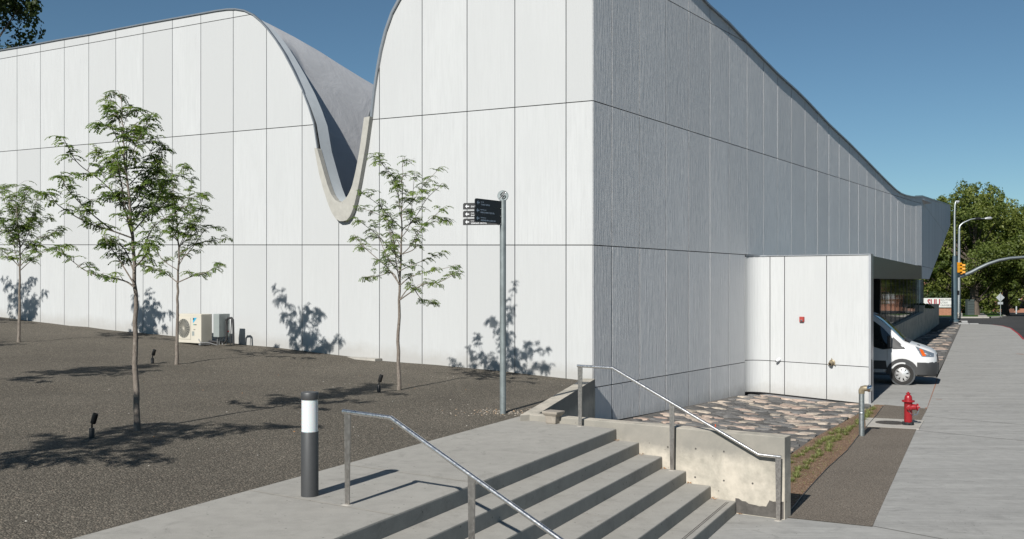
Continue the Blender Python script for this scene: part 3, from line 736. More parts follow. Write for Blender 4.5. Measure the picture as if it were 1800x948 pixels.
# glazing
LG = e - nS * 1.3
tg0 = on(1547, LG, dS); tg1 = on(1623, LG, dS)
gw = MB(); gz0, gz1 = -1.0, 2.34
P = lambda t, z, o=0: LG + dS * t - nS * o + Vector((0, 0, z))
gw.prism([P(tg0, gz0), P(tg1, gz0), P(tg1, gz1), P(tg0, gz1)], -nS * .03, 'glazing')
rt = P(tg0, 0); gw.prism([rt + Vector((0, 0, gz0)), rt + Vector((0, 0, gz1)), rt + dL * 5 + Vector((0, 0, gz1)), rt + dL * 5 + Vector((0, 0, gz0))], dS * .03, 'glazing')
wo = gw.build('window', bd)
m = MB(); n = 12
for i in range(n + 1):
    t = tg0 + (tg1 - tg0) * i / n; wd = .008 if 0 < i < n else .05
    m.prism([P(t - wd, gz0, -.03), P(t + wd, gz0, -.03), P(t + wd, gz1, -.03), P(t - wd, gz1, -.03)], -nS * .02, 'mullion')
m.prism([P(tg0, -.3, -.035), P(tg1, -.3, -.035), P(tg1, -.26, -.035), P(tg0, -.26, -.035)], -nS * .02, 'mullion'); m.build('mullion', wo)
# overhanging end wall along the street
PE = lambda u: E + dS * u; NE = lambda u: nS
def pE(px, py): u = on(px, E, dS); return u, zat(py, PE(u).y)
uend = pE(1670.5, 396)[0]; ku, kz = pE(1633.5, 491); du, dz = pE(1670.5, 396)
zbE = lambda u: 2.33 if u < ku else 2.33 + (dz - 2.33) * (u - ku) / (uend - ku)
ztE = linefn(pE, (1620.5, 346), (1670.5, 361.5)); e1 = linefn(pE, (1620.5, 468), (1640, 472.5)); e2 = linefn(pE, (1620.5, 355), (1661, 410))
m = MB(); ce = [0.0]
while ce[-1] + 1.5 < uend: ce.append(ce[-1] + 1.22)
ce[-1] = uend
panels(m, PE, NE, ce, ztE, [zbE, lambda u: max(zbE(u), e1(u)), lambda u: max(zbE(u), e2(u))], 'ribbed_panel_lifted', 11, n=6); m.build('overhang_wall', bd)
m = MB(); us = [0, ku * .5, ku] + [ku + (uend - ku) * i / 10 for i in range(1, 11)]
backing(m, PE, NE, us, lambda u: zbE(u) + .01, lambda u: ztE(u) - .01, 'dark_joint_backing')
m.grid([[PE(u) - nS * .03 + Vector((0, 0, zbE(u))), PE(u) - nS * 8 + Vector((0, 0, zbE(u)))] for u in us], 'soffit', smooth=False)
m.grid([[PE(uend) - nS * .03 + Vector((0, 0, z)), PE(uend) - nS * 14 + Vector((0, 0, z))] for z in (zbE(uend), ztE(uend))], 'white_panel', smooth=False)
m.build('overhang_core', bd)
# roof: the front wave dies away towards the back
zc = zoutR[0][1]; zl = 6.38
F = [pL(x + 6 * max(0, min(1, (y - 93) / 168)) * (x > 450), y) for x, y in OUT if x < 555] + [pL(x, y) for x, y in INN] + [pL(x, y) for x, y in OUT if x > 657]
Fr = sorted(F)
ns = [0, .40, .52, .8, 1.5, 2.5, 4, 6, 8, 10.5, 13, 16, 19, 22, 25, 28, 31, 34.2]
def wn(n): return max(0, min(1, (zc - ztR(n)) / (zc - zl)))
def hroof(s, z, n):
    q = max(0, min(1, (z - zl + 2.2) / 3.4)); q = q * q * (3 - 2 * q)
    wv = lin(q, wn(n) ** 2.5, 1 - (1 - wn(n)) ** lin(max(0, min(1, (s - 1.5) / 5)), 1, 2.3))
    zb = zl + min(0, z - zl) * .8
    d = max(0, min(1, (8.8 - z) / 3.6)); d = d * d * (3 - 2 * d) * 2.4 * (n > .5)      # membrane lies below the rim flashing
    return z * (1 - wv) + zb * wv - .02 - .10 * min(1, n / 12) - d
rows = []
for n in ns:
    rows.append([C0 + dL * s + dR * n + Vector((0, 0, hroof(s, z, n))) for s, z in Fr])
m = MB(); m.grid(rows[:2], 'flashing', smooth=True); m.build('flashing', bd)
m = MB(); m.grid([[p - Vector((0, 0, .015 if i == 0 else .0)) for p in r] for i, r in enumerate(rows[1:])], 'roof_membrane')
m.face([PE(0) - nS * .05 + Vector((0, 0, ztE(0) - .3)), PE(uend) - nS * .05 + Vector((0, 0, ztE(uend) - .3)), PE(uend) + dL * 20 + Vector((0, 0, ztE(uend) - .3)), PE(0) + dL * 26 + Vector((0, 0, zl - .3))], 'roof_membrane')
m.face([rows[-1][0], rows[-1][-1], rows[-1][-1] + dR * 30, rows[-1][0] + dR * 3], 'roof_membrane')
rf = m.build('roof', bd)
m = MB()                                                   # welded seams of the membrane
for n in (5, 8.5, 12.5):
    pts = [C0 + dL * s + dR * n + Vector((0, 0, hroof(s, z, n))) for s, z in Fr if pL(410, 17)[0] + .5 > s > pL(596, 353)[0]]
    m.tube(pts, .03, 'roof_membrane', 6)
m.build('seam', rf)
# thin metal edge along the roof line, then the concrete rim of the notch
def edge(mb, pts, P, Nn, out, inn, th, mat, flip=1):
    q = []
    for i, (s, z) in enumerate(pts):
        a, b = pts[max(i - 1, 0)], pts[min(i + 1, len(pts) - 1)]; t = Vector((b[0] - a[0], b[1] - a[1])).normalized(); n = Vector((-t.y, t.x)) * flip
        if n.y < 0 and abs(n.y) > .999: n = -n
        q.append((s + n.x * th, z + n.y * th))
    r = []
    for (s, z), (s2, z2) in zip(pts, q):
        A, Bq = P(s), P(s2); N = Nn(s)
        r.append([A + Vector((0, 0, z)) - N * inn, A + Vector((0, 0, z)) + N * out, Bq + Vector((0, 0, z2)) + N * out, Bq + Vector((0, 0, z2)) - N * inn])
    mb.grid(r, mat, True, False)
m = MB(); sa, sb = pL(558.5, 261)[0], pL(656, 206)[0]
edge(m, [p for p in zoutL if p[0] >= sa - 1e-6], PL_, NL_, .04, .02, .035, 'lip_metal')
edge(m, [p for p in zoutL if p[0] <= sb + 1e-6], PL_, NL_, .06, .03, .06, 'lip_metal'); 
edge(m, zoutR, PR_, NR_, .065, .30, .05, 'lip_metal')
edge(m, [(0, ztE(0)), (uend, ztE(uend))], PE, NE, .05, .3, .06, 'lip_metal'); m.build('roof_edge', bd)
m = MB(); o1 = [pL(x, y) for x, y in OUT if 558 <= x <= 656]; i1 = [pL(x, y) for x, y in INN]
def resamp(pts, n):
    L = [0]
    for a, b in zip(pts, pts[1:]): L.append(L[-1] + math.hypot(b[0] - a[0], b[1] - a[1]))
    out = []
    for k in range(n + 1):
        l = L[-1] * k / n; out.append((interp(list(zip(L, [p[0] for p in pts])), l), interp(list(zip(L, [p[1] for p in pts])), l)))
    return out
o1, i1 = resamp(o1, 40), resamp(i1, 40)
rr = [[PL_(a[0]) + Vector((0, 0, a[1])) + nL * -.1, PL_(a[0]) + Vector((0, 0, a[1])) + nL * .13, PL_(b[0]) + Vector((0, 0, b[1])) + nL * .13, PL_(b[0]) + Vector((0, 0, b[1])) - nL * .02] for a, b in zip(o1, i1)]
m.grid(rr, 'lip_concrete', True, False); m.face(rr[0], 'lip_concrete'); m.face(rr[-1][::-1], 'lip_concrete'); m.build('notch_rim', bd)
# low concrete planter wall behind the van
pw = thing('planter_wall', 'long low shaded concrete wall under the glazing beside the stone strip', 'wall', (0, 0, 0))
m = MB(); pl_ = lambda Y, z: Vector((lwx(Y), Y, z))
m.prism([pl_(38, -1.4), pl_(65.5, -1.4), pl_(65.5, .18), pl_(38, .02)], -nS * .3, 'wall_concrete')
m.prism([pl_(65.5, -1.4), pl_(83.2, -1.4), pl_(83.2, .36), pl_(74, .55), pl_(65.5, .62)], -nS * 2.4, 'wall_concrete')
o = m.build('wall_section', pw); 
l = o.data.uv_layers.new(name='UVMap')
for d in l.data: d.uv = (0, -.6)
# ------------------------------------------------------------------ handrails
def handrail(label, P0, kinks, posts, n):
    """P0(t): point on the rail line at z=0; kinks: (t, z); posts: (t, ground z)"""
    root = thing('handrail', label, 'handrail', tuple(P0(posts[0][0])), 'handrails beside the steps')
    pts = [P0(t) + Vector((0, 0, z)) for t, z in kinks]
    m = MB(); m.tube(pts, .0215, 'stainless', 12)
    m.build('rail', root)
    for t, zb in posts:
        zt = interp(kinks, t) - .018; p = P0(t); m = MB(); h = zt - zb
        d = dK; q = TK * .006
        wt, wb = .062, .050
        poly = [p - d * wb * .5, p + d * wb * .5, p + d * (wt * .62) , p - d * wt * .62]
        sl = (interp(kinks, t + .02) - interp(kinks, t - .02)) / .04 / 1.81
        poly = [poly[0] + Vector((0, 0, zb - .03)), poly[1] + Vector((0, 0, zb - .03)), poly[2] + Vector((0, 0, zt + sl * wt * .62)), poly[3] + Vector((0, 0, zt - sl * wt * .62))]
        m.prism([v - q for v in poly], q * 2, 'stainless_post')
        o = m.build('post', root)
        m = MB(); m.lathe([(.055, 0), (.05, .004), (0, .004)], 'pale_concrete', 16, Matrix.Translation(p + Vector((0, 0, zb + .001)))); m.build('footing', o)
KD5 = Vector((1.502, -1.01, 0))
RP = lambda t: K0 + KD5 * t + Vector((-.035, -.085, 0))
handrail('stainless handrail mounted in front of the concrete cheek wall', RP, [(-.34, .885), (-.018, .882), (1.18, -.155), (1.345, -.158)], [(-.315, 0), (.495, -.495), (1.325, -.99)], 3)
LP = lambda t: Vector((-1.551, 9.369, 0)) + KD5 * t
handrail('stainless handrail standing free on the landing beside the grey bollard light', LP, [(-.035, .883), (.294, .866), (1.49, -.155), (1.66, -.158)], [(-.005, 0), (.80, -.495), (1.64, -.99)], 3)

# ------------------------------------------------------------------ bollard light
bp = G(544.5, 871.5); bl_ = thing('bollard_light', 'dark grey bollard light with frosted band standing on the concrete landing', 'bollard light', tuple(bp))
T = Matrix.Translation(bp)
m = MB(); m.lathe([(.086, 0), (.086, .63), (.084, .635), (0, .635)], 'bollard_grey', 40, T); m.build('body', bl_)
m = MB(); m.lathe([(.081, .636), (.081, .952)], 'diffuser', 40, T); m.build('diffuser', bl_)
m = MB(); m.lathe([(.086, .952), (.0875, .955), (.0875, 1.015), (.083, 1.024), (0, 1.026)], 'bollard_grey', 40, T); m.build('cap', bl_)

# ------------------------------------------------------------------ stone block at the landing corner
c = Vector((.60, 14.80, 0)); sb_ = thing('stone_block', 'small tan stone footing block with flared top on the landing corner', 'stone block', tuple(c))
ang = math.atan2(KD.y, KD.x)
m = MB(); M4 = Matrix.Translation(c + Vector((.02, .05, 0))) @ Matrix.Rotation(ang, 4, 'Z')
def loop4(a, b, z): return [M4 @ Vector((x, y, z)) for x, y in ((-a, -b), (a, -b), (a, b), (-a, b))]
m.grid([loop4(.085, .085, 0), loop4(.095, .09, .11), loop4(.13, .12, .15), loop4(.135, .125, .185)], 'stone_block', True, False); m.face(loop4(.135, .125, .185), 'stone_block'); m.face(loop4(.085, .085, 0)[::-1], 'stone_block')
m.build('block', sb_, bevel=.014)

# ------------------------------------------------------------------ signpost
sp_ = Vector((-.146, 15.86, .0)); sgz = gz(sp_.x, sp_.y)
sgn = thing('signpost', 'galvanised wayfinding post with black arrow boards standing at the gravel edge', 'signpost', (sp_.x, sp_.y, sgz))
ztop = zat(352, sp_.y)
m = MB(); m.tube([sp_ + Vector((0, 0, sgz - .1)), sp_ + Vector((0, 0, ztop))], .05, 'dull_galvanised', 28); m.build('pole', sgn)
cd = Vector((sp_.x, sp_.y, zat(344.5, sp_.y))); face = Vector((-.12, -1, 0)).normalized(); side = Vector((-face.y, face.x, 0)).normalized()
side = side if side.x > 0 else -side
MD = Matrix(((side.x, 0, face.x, cd.x), (side.y, 0, face.y, cd.y), (0, 1, 0, cd.z), (0, 0, 0, 1)))
m = MB(); m.lathe([(.084, -.018), (.088, -.012), (.088, .012), (.084, .018), (0, .018)], 'dull_galvanised', 36, MD); m.face([MD @ Vector((.084 * math.cos(a), .084 * math.sin(a), -.018)) for a in [-i * math.pi / 18 for i in range(36)]], 'dull_galvanised')
dsk = m.build('finial_disc', sgn)
m = MB()                                                   # incised looping emblem
c1 = [(-.055, -.045), (-.03, -.02), (.0, .01), (.03, .045), (.045, .06), (.02, .062), (-.01, .045), (-.035, .02), (-.03, .0), (.01, -.005), (.04, .0), (.05, -.015), (.03, -.04), (.0, -.055), (-.01, -.04), (.015, -.012)]
m.tube([MD @ Vector((x, y, .019)) for x, y in c1], .008, 'black_metal', 6); m.tube([MD @ Vector((x + .006, y - .006, .018)) for x, y in c1[:9]], .004, 'trim_metal', 6); m.build('emblem', dsk)
def arrow_board(end_dir, length, z0, h, ztilt, lines, col, rnd=.035, tsize=.036):
    d = end_dir.normalized(); up = Vector((0, 0, 1)); nrm = Vector((d.y, -d.x, 0)); nrm = nrm if nrm.y < 0 else -nrm
    # local frame: x runs from the free end towards the pole, y up, z towards the viewer
    org = sp_ + d * (length + .05); org.z = z0
    M = Matrix(((-d.x, 0, nrm.x, org.x), (-d.y, 0, nrm.y, org.y), (0, 1, 0, org.z), (0, 0, 0, 1)))
    pts = [(0, 0), (length, 0), (length, h)] + [(rnd - rnd * math.sin(a), h - rnd + rnd * math.cos(a)) for a in [i * math.pi / 12 for i in range(7)]]
    m = MB(); m.prism([M @ Vector((x, y, .008)) for x, y in pts], -nrm * .016, 'sign_black'); b = m.build('arrow_board', sgn)
    ah = h * .30; cy = h * .48; ax = .035; m = MB()
    for poly in ([(ax, cy), (ax + ah, cy + ah), (ax + ah * .98, cy + ah * .38), (ax + ah * .98, cy - ah * .38), (ax + ah, cy - ah)], [(ax + ah * .9, cy + .009), (ax + ah * .9, cy - .009), (ax + ah * 2.1, cy - .009), (ax + ah * 2.1, cy + .009)]):
        z = .0095 if len(poly) == 5 else .0102
        m.face([M @ Vector((x, y, z)) for x, y in poly], col)
    m.build('arrow', b)
    tx = ax + ah * 3.0
    for txt, y, s in lines: text_mesh('lettering', txt, s, col, M @ Matrix.Translation((tx, y, .0092)), b, .0004, bold=.0006)
    m = MB(); m.lathe([(.007, 0), (.006, .004), (0, .004)], 'galvanised', 10, M @ Matrix.Translation((length - .02, -.0035, .009))); m.build('bolt', b)
zf = zat(394, sp_.y); hh = .1195
simple('board_blue', (.34, .42, .52), .5)
for i, ls in enumerate(([('GREENSHOW COMMONS', .018, .034), ('OUTDOOR STAGE', .064, .017)], [('ANES STUDIO THEATRE', .018, .034), ('EILEEN AND ALLEN', .064, .017)], [('TICKET OFFICE', .018, .034), ('CENTRAL', .064, .017)])):
    arrow_board(Vector((-.42, -.60, 0)), .70 if i < 2 else .69, zf + i * (hh + .002), hh, 0, ls, 'board_blue')
zb_ = zat(395, sp_.y)
for i, ls in enumerate(([('SEMINAR GROVE', .018, .034), ('WOODEN O', .060, .018)], [('SHAKESPEARE THEATRE', .018, .034), ('ENGELSTAD', .060, .018)], [('ENGELSTAD THEATRE', .034, .036)])):
    arrow_board(Vector((-.63, .10, 0)), .60, zb_ - .004 + i * .126, .105, 0, ls, 'sign_white', .03)

# ------------------------------------------------------------------ uplights
def uplight(px, py, label, sc=1.0, Y=None):
    Yv = Y
    for _ in range(25):
        x = (px - CX) / FPX * Yv; z = gz(x, Yv); Yn = (CAMZ - z) * FPX / (py - HY); Yv = .5 * (Yv + Yn)
    p = Vector((x, Yv, z)); u = thing('uplight', label, 'spotlight', tuple(p), 'black ground uplights')
    T = Matrix.Translation(p)
    m = MB(); m.lathe([(.034, -.05), (.034, .125), (.03, .13), (0, .13)], 'black_metal', 20, T); m.build('base', u)
    m = MB(); m.tube([p + Vector((0, 0, .12)), p + Vector((.0, 0, .17)), p + Vector((.012, .0, .195))], .012, 'black_metal', 10); m.build('neck', u)
    T2 = T @ Matrix.Translation((.012, 0, .185)) @ Matrix.Rotation(R(16), 4, 'Y')
    m = MB(); m.lathe([(.0, -.0), (.030, .0), (.036, .01), (.036, .135), (.031, .135), (.031, .10), (0, .098)], 'black_metal', 24, T2); m.build('lamp_head', u)
uplight(161.5, 770, 'black ground uplight in front of the nearest young tree', Y=12.5)
uplight(666, 689.5, 'black ground uplight just before the tree beside the signpost', Y=18)
uplight(268, 640, 'black ground uplight before the tree by the cream cooling unit', Y=21)

# ------------------------------------------------------------------ air conditioning unit, switch box
ap = PL_(sL(352)) + nL * .95; az = gz(ap.x, ap.y)
m = MB(); q = [ap + dL * 1.35 + nL * .55, ap - dL * .62 + nL * .55, ap - dL * .62 - nL * .75, ap + dL * 1.35 - nL * .75]
zpad = zat(603.5, ap.y); m.slab([v[:2] for v in q], zpad, .12, 'pad_concrete'); tag(m.build('equipment_pad'), 'thin concrete pad on the gravel under the cream cooling unit', 'concrete pad')
ac = thing('cooling_unit', 'cream outdoor cooling unit with round fan grille on a concrete pad', 'cooling unit', (ap.x, ap.y, zpad))
fx = -dL; fx = (Matrix.Rotation(R(0), 3, 'Z') @ fx); fn = nL
s0, s1 = on(310, ap + fn * .2, dL), on(353.5, ap + fn * .2, dL); wA = abs(s0 - s1); org = ap + fn * .2 + dL * s0; hA = zat(551.5, org.y) - zpad
MA = Matrix(((fx.x, 0, fn.x, org.x), (fx.y, 0, fn.y, org.y), (0, 1, 0, zpad), (0, 0, 0, 1)))
V = lambda x, y, z: MA @ Vector((x, y, z))
def mbox(m, x0, x1, y0, y1, z0, z1, mat, V=V): m.prism([V(x0, y0, z1), V(x1, y0, z1), V(x1, y1, z1), V(x0, y1, z1)], V(0, 0, z0) - V(0, 0, z1), mat)
m = MB(); mbox(m, 0, wA, .05, hA, -.36, 0, 'cream_paint'); m.build('casing', ac, bevel=.012)
for x in (.05, wA - .12): m = MB(); mbox(m, x, x + .07, 0, .05, -.33, -.02, 'trim_metal'); m.build('foot', ac)
gx, gy, gr = wA * .32, hA * .53, min(hA * .31, wA * .31)
m = MB(); mbox(m, gx - gr * 1.08, gx + gr * 1.08, gy - gr * 1.12, gy + gr * 1.12, 0.0, .012, 'cream_paint'); g_ = m.build('fan_guard', ac)
m = MB(); m.lathe([(gr * .98, .0), (0, .0)], 'fan_dark', 32, MA @ Matrix.Translation((gx, gy, .0135))); m.build('fan', g_)
m = MB()
for i in range(9): m.lathe([(gr * (i + 1) / 9.2 - .004, .018), (gr * (i + 1) / 9.2, .022), (gr * (i + 1) / 9.2 + .004, .018)], 'grille_grey', 28, MA @ Matrix.Translation((gx, gy, 0)))
for i in range(10):
    a = i * math.pi / 10; m.tube([V(gx - gr * math.cos(a), gy - gr * math.sin(a), .02), V(gx + gr * math.cos(a), gy + gr * math.sin(a), .02)], .003, 'cream_paint', 5)
m.build('grille', g_)
m = MB(); t = .0025; m.face([V(wA * .68, hA * .86, t), V(wA * .68, hA * .70, t), V(wA * .83, hA * .88, t), V(wA * .70, hA * .88, t)], 'logo_blue'); m.build('badge', ac); m = MB(); m.face([V(wA * .68, hA * .88, t + .001), V(wA * .68, hA * .79, t + .001), V(wA * .74, hA * .85, t + .001)], 'black_metal'); m.build('badge', ac); m = MB()
mbox(m, wA * .69, wA * .74, hA * .645, hA * .67, .0, .003, 'logo_teal'); m.build('badge', ac); m = MB(); mbox(m, wA * .745, wA * .82, hA * .645, hA * .668, .0, .003, 'black_metal'); m.build('badge', ac); m = MB(); mbox(m, wA * .70, wA * .77, hA * .49, hA * .505, .0, .003, 'black_metal'); m.build('badge', ac)
m = MB(); mbox(m, wA * .64, wA * .73, hA * .30, hA * .44, .0, .003, 'box_grey'); m.build('data_plate', ac); m = MB(); mbox(m, .03, .12, hA * .93, hA * .97, .0, .004, 'black_metal'); m.build('name_plate', ac)
# switch box
s0 = on(375, ap, dL); o2 = ap + dL * s0; zt_, zb2 = zat(552, o2.y), zat(592.5, o2.y); w2 = abs(on(385, ap, dL) - s0); 
MS = Matrix(((fx.x, 0, fn.x, o2.x), (fx.y, 0, fn.y, o2.y), (0, 1, 0, zb2), (0, 0, 0, 1))); V2 = lambda x, y, z: MS @ Vector((x, y, z)); hS = zt_ - zb2
sw_ = thing('switch_box', 'grey green electrical switch box standing on conduit legs beside the cooling unit', 'switch box', (o2.x, o2.y, zb2 - .3))
m = MB(); mbox(m, 0, w2, 0, hS, -.36, 0, 'box_grey', V2); m.build('cabinet', sw_, bevel=.008)
for x in (.04, .10, .16):
    m = MB(); m.tube([V2(x, 0, -.12 - x), V2(x, -(zb2 - az) - .05, -.12 - x)], .018, 'conduit', 10); m.build('leg', sw_)
m = MB(); m.tube([V2(w2 + .02, hS * .72, -.2), V2(w2 + .05, hS * .78, -.2), V2(w2 + .05, hS * .55, -.2)], .012, 'black_metal', 8); m.build('switch_handle', sw_); m = MB(); mbox(m, w2, w2 + .004, hS * .6, hS * .72, -.30, -.24, 'sign_white', V2); m.build('warning_label', sw_); m = MB(); mbox(m, w2, w2 + .015, hS * .2, hS * .26, -.32, -.26, 'lamp_red', V2); m.build('lock_tag', sw_)
m = MB(); a1 = V(wA * .92, hA * .2, .02); pts = [a1, a1 + Vector((.08, -.04, -.10)), a1.lerp(V2(.03, 0, -.1), .55) + Vector((0, 0, -.13)), V2(.03, -.22, -.1), V2(.05, -.02, -.1)]
m.tube(pts, .016, 'conduit', 8); tag(m.build('conduit'), 'light flexible conduit looping from the cooling unit to the switch box', 'conduit')
m = MB(); p0 = PL_(sL(412)) + nL * .06; pz = zat(559, p0.y); gq = gz(p0.x, p0.y); o3 = o2 + fx * (w2 + .1) - fn * .25
pb = ap - nL * .22; Q = lambda px, py: (pb + dL * on(px, pb, dL)) + Vector((0, 0, zat(py, (pb + dL * on(px, pb, dL)).y)))
m.tube([V(wA, hA * .12, -.25), Q(388, 602), Q(396, 601), Q(398.5, 598), Q(398.5, 575), Q(399, 563), Q(401, 559.5), Q(407, 559), Q(409.5, 562), Q(410, 575), Q(410.5, 606)], .028, 'pipe_foam', 10)
m.tube([Q(407, 561), Q(406, 580), Q(405, 606)], .014, 'pipe_foam', 8)
tag(m.build('insulated_pipe'), 'black insulated pipes bending from the switch box up and into the white wall', 'pipe')
m = MB(); c = PL_(sL(645)) + nL * .12; m.slab([(c + dL * 0.55)[:2], (c + dL * .1 + nL * .22)[:2], (c - dL * .5 + nL * .15)[:2], (c - dL * .5 - nL * .1)[:2], (c + dL * .5 - nL * .1)[:2]], gz(c.x, c.y) + .035, .1, 'pale_concrete'); tag(m.build('concrete_splash'), 'small pale concrete spill at the foot of the white wall', 'concrete')

# ------------------------------------------------------------------ fittings on the annex
u = uB(1410); pf = PB(u); zf_ = zat(561.5, pf.y); fa = thing('alarm_beacon', 'small red alarm box with strobe lens high on the white annex wall', 'alarm', (pf.x, pf.y, zf_))
MF = lambda px, py: Matrix(((Fd.x, 0, nL.x, PB(uB(px)).x), (Fd.y, 0, nL.y, PB(uB(px)).y), (0, 1, 0, zat(py, PB(uB(px)).y)), (0, 0, 0, 1)))
A = MF(1410, 561.5); VA = lambda x, y, z: A @ Vector((x, y, z))
m = MB(); mbox(m, -.065, .055, -.075, .075, .0, .06, 'alarm_red', VA); mbox(m, .055, .07, -.06, .07, 0, .05, 'alarm_red', VA); m.build('housing', fa, bevel=.008)
m = MB(); m.prism([VA(-.03, -.055, .06), VA(.03, -.055, .06), VA(.035, -.01, .06), VA(-.035, -.01, .06)], nL * .02, 'chrome'); m.build('lens', fa)
A2 = MF(1370, 632.5); cm = thing('security_camera', 'small white dome camera above the lower joint of the annex wall', 'camera', tuple(A2.translation))
m = MB(); m.lathe([(.05, 0), (.05, .03), (.04, .05)], 'sign_white', 20, A2); m.build('mount', cm)
m = MB(); d0 = A2 @ Vector((0, 0, .04)); m.tube([d0, A2 @ Vector((-.03, -.02, .10)), A2 @ Vector((-.055, -.035, .13))], [.046, .042, .03], 'sign_white', 18); m.build('housing', cm)
m = MB(); m.tube([A2 @ Vector((-.055, -.035, .13)), A2 @ Vector((-.062, -.042, .14))], .024, 'black_metal', 14); m.build('lens', cm)
A3 = MF(1463, 637.5); hb = thing('wall_outlet', 'weathered brass fire outlet with lugs on the annex wall', 'fire outlet', tuple(A3.translation))
m = MB(); m.lathe([(.085, 0), (.085, .02), (.05, .03), (.05, .09)], 'brass', 24, A3); m.build('flange', hb)
m = MB(); m.tube([A3 @ Vector((0, 0, .07)), A3 @ Vector((-.02, -.03, .15))], [.05, .055], 'brass', 20)
for a in (0, 2.1, 4.2):
    d = Vector((math.sin(a), math.cos(a), 0)); m.tube([A3 @ (d * .07 + Vector((0, 0, .05))), A3 @ (d * .125 + Vector((0, 0, .06)))], .012, 'brass', 8)
m.build('outlet_body', hb); m = MB(); m.tube([A3 @ Vector((-.02, -.03, .1505)), A3 @ Vector((-.0205, -.0305, .153))], .038, 'black_metal', 20); m.build('opening', hb)

# ------------------------------------------------------------------ fire department pipe and hydrant
fp = S(1514.5, 767); pp = thing('standpipe', 'galvanised standpipe with brass elbow on the gravel before the annex corner', 'standpipe', tuple(fp))
ztp = zat(692, fp.y)
m = MB(); zj = zat(728, fp.y); m.tube([fp, Vector((fp.x, fp.y, ztp))], .056, 'galvanised', 24); m.lathe([(.057, 0), (.062, .01), (.062, .03), (.057, .04)], 'galvanised', 24, Matrix.Translation((fp.x, fp.y, zj))); m.build('pipe', pp)
tp = Vector((fp.x, fp.y, ztp)); hd = Vector((.9, -.55, 0)).normalized()
m = MB(); m.tube([tp, tp + Vector((0, 0, .06)), tp + Vector((0, 0, .10)) + hd * .02, tp + Vector((0, 0, .115)) + hd * .07, tp + Vector((0, 0, .115)) + hd * .12], [.062, .064, .066, .064, .062], 'brass', 20); m.build('elbow', pp)
m = MB(); c0 = tp + Vector((0, 0, .115)) + hd * .115; m.tube([c0, c0 + hd * .02, c0 + hd * .07, c0 + hd * .09], [.062, .075, .07, .045], 'chrome', 20); m.tube([c0 + hd * .04 + Vector((0, 0, .05)), c0 + hd * .04 + Vector((0, 0, .09))], .014, 'chrome', 8); m.build('cap', pp)
hp = S(1596.5, 748); hy = thing('fire_hydrant', 'red fire hydrant with side cap and chain on the pale slab by the pavement', 'fire hydrant', tuple(hp))
Tm = Matrix.Translation(hp); hs = (zat(689, hp.y) - hp.z) / .80
Tm = Tm @ Matrix.Scale(hs, 4)
m = MB(); m.lathe([(.135, 0.0), (.135, .03), (.10, .035), (.10, .05), (.13, .055), (.13, .075), (.095, .08)], 'hydrant_iron', 28, Tm)
for i in range(8):
    a = i * math.pi / 4 + .2; m.lathe([(.016, .0), (.016, .09), (0, .092)], 'hydrant_iron', 6, Tm @ Matrix.Translation((.118 * math.cos(a), .118 * math.sin(a), 0)))
m.build('base_flange', hy)
m = MB(); m.lathe([(.088, .08), (.094, .10), (.094, .54), (.10, .55), (.145, .565), (.148, .585), (.145, .60), (.09, .605), (.088, .66), (.078, .70), (.06, .725), (.04, .735), (.04, .75), (.052, .752), (.052, .77), (.03, .775), (.022, .78), (.022, .80), (0, .80)], 'hydrant_red', 32, Tm); m.build('barrel', hy)
def nozzle(dirv, r, L, z, name):
    d = dirv.normalized(); c = Tm @ Vector((0, 0, z)); m = MB()
    m.tube([c + d * .06 * hs, c + d * (.10 + L * .3) * hs, c + d * (.10 + L * .55) * hs], [r * hs, r * hs, r * hs * .93], 'hydrant_red', 20)
    o = m.build(name, hy); m = MB(); e0 = .10 + L * .6
    m.tube([c + d * e0 * hs, c + d * (e0 + .005) * hs, c + d * (e0 + .045) * hs, c + d * (e0 + .05) * hs], [r * hs * .9, r * hs * 1.18, r * hs * 1.18, r * hs * .8], 'hydrant_red', 20)
    m.tube([c + d * (e0 + .05) * hs, c + d * (e0 + .085) * hs], .020 * hs, 'hydrant_red', 5); m.build('cap', o)
nozzle(Vector((.95, -.25, 0)), .072, .13, .44, 'nozzle'); nozzle(Vector((-.25, -.95, 0)), .05, .06, .44, 'nozzle')
m = MB(); c = Tm @ Vector((0, 0, .36)); e2_ = Vector((.95, -.25, 0)).normalized(); f2_ = Vector((-.25, -.95, 0)).normalized()
for A_, B_ in ((f2_ * .10, e2_ * .20 + f2_ * .06), (e2_ * .23 + Vector((0, 0, .05)), e2_ * .12 + f2_ * .05 + Vector((0, 0, -.05)))):
    n = 16; pts = [c + A_.lerp(B_, i / n) * 1.0 + Vector((0, 0, -.10 * math.sin(math.pi * i / n))) for i in range(n + 1)]
    for i in range(n): m.tube([pts[i], pts[i].lerp(pts[i + 1], .85)], .0065, 'chrome', 5)
m.build('chain', hy)
m = MB(); c = Vector((0, 0, 0)); q = Vector((2.95, 14.25, 0)); zz = zst(q.x, q.y)
pm = W(1257, 762, 14.6); m.tube([Vector((pm.x, pm.y, zst(pm.x, pm.y))), Vector((pm.x + .005, pm.y, zat(746, pm.y)))], .008, 'marker_orange', 6); tag(m.build('marker_stake'), 'thin orange marker stake behind the cheek wall among the stones', 'marker')

# ------------------------------------------------------------------ van
wc = Vector((12.62, 32.0, -1.2)); hdg = Vector((.905, -.425, 0)).normalized(); lat = Vector((-hdg.y, hdg.x, 0))   # lat: far side
lat = lat if lat.y > 0 else -lat
van = thing('parked_van', 'white high roofed van nosing out of the covered bay, black bumper', 'van', tuple(wc))
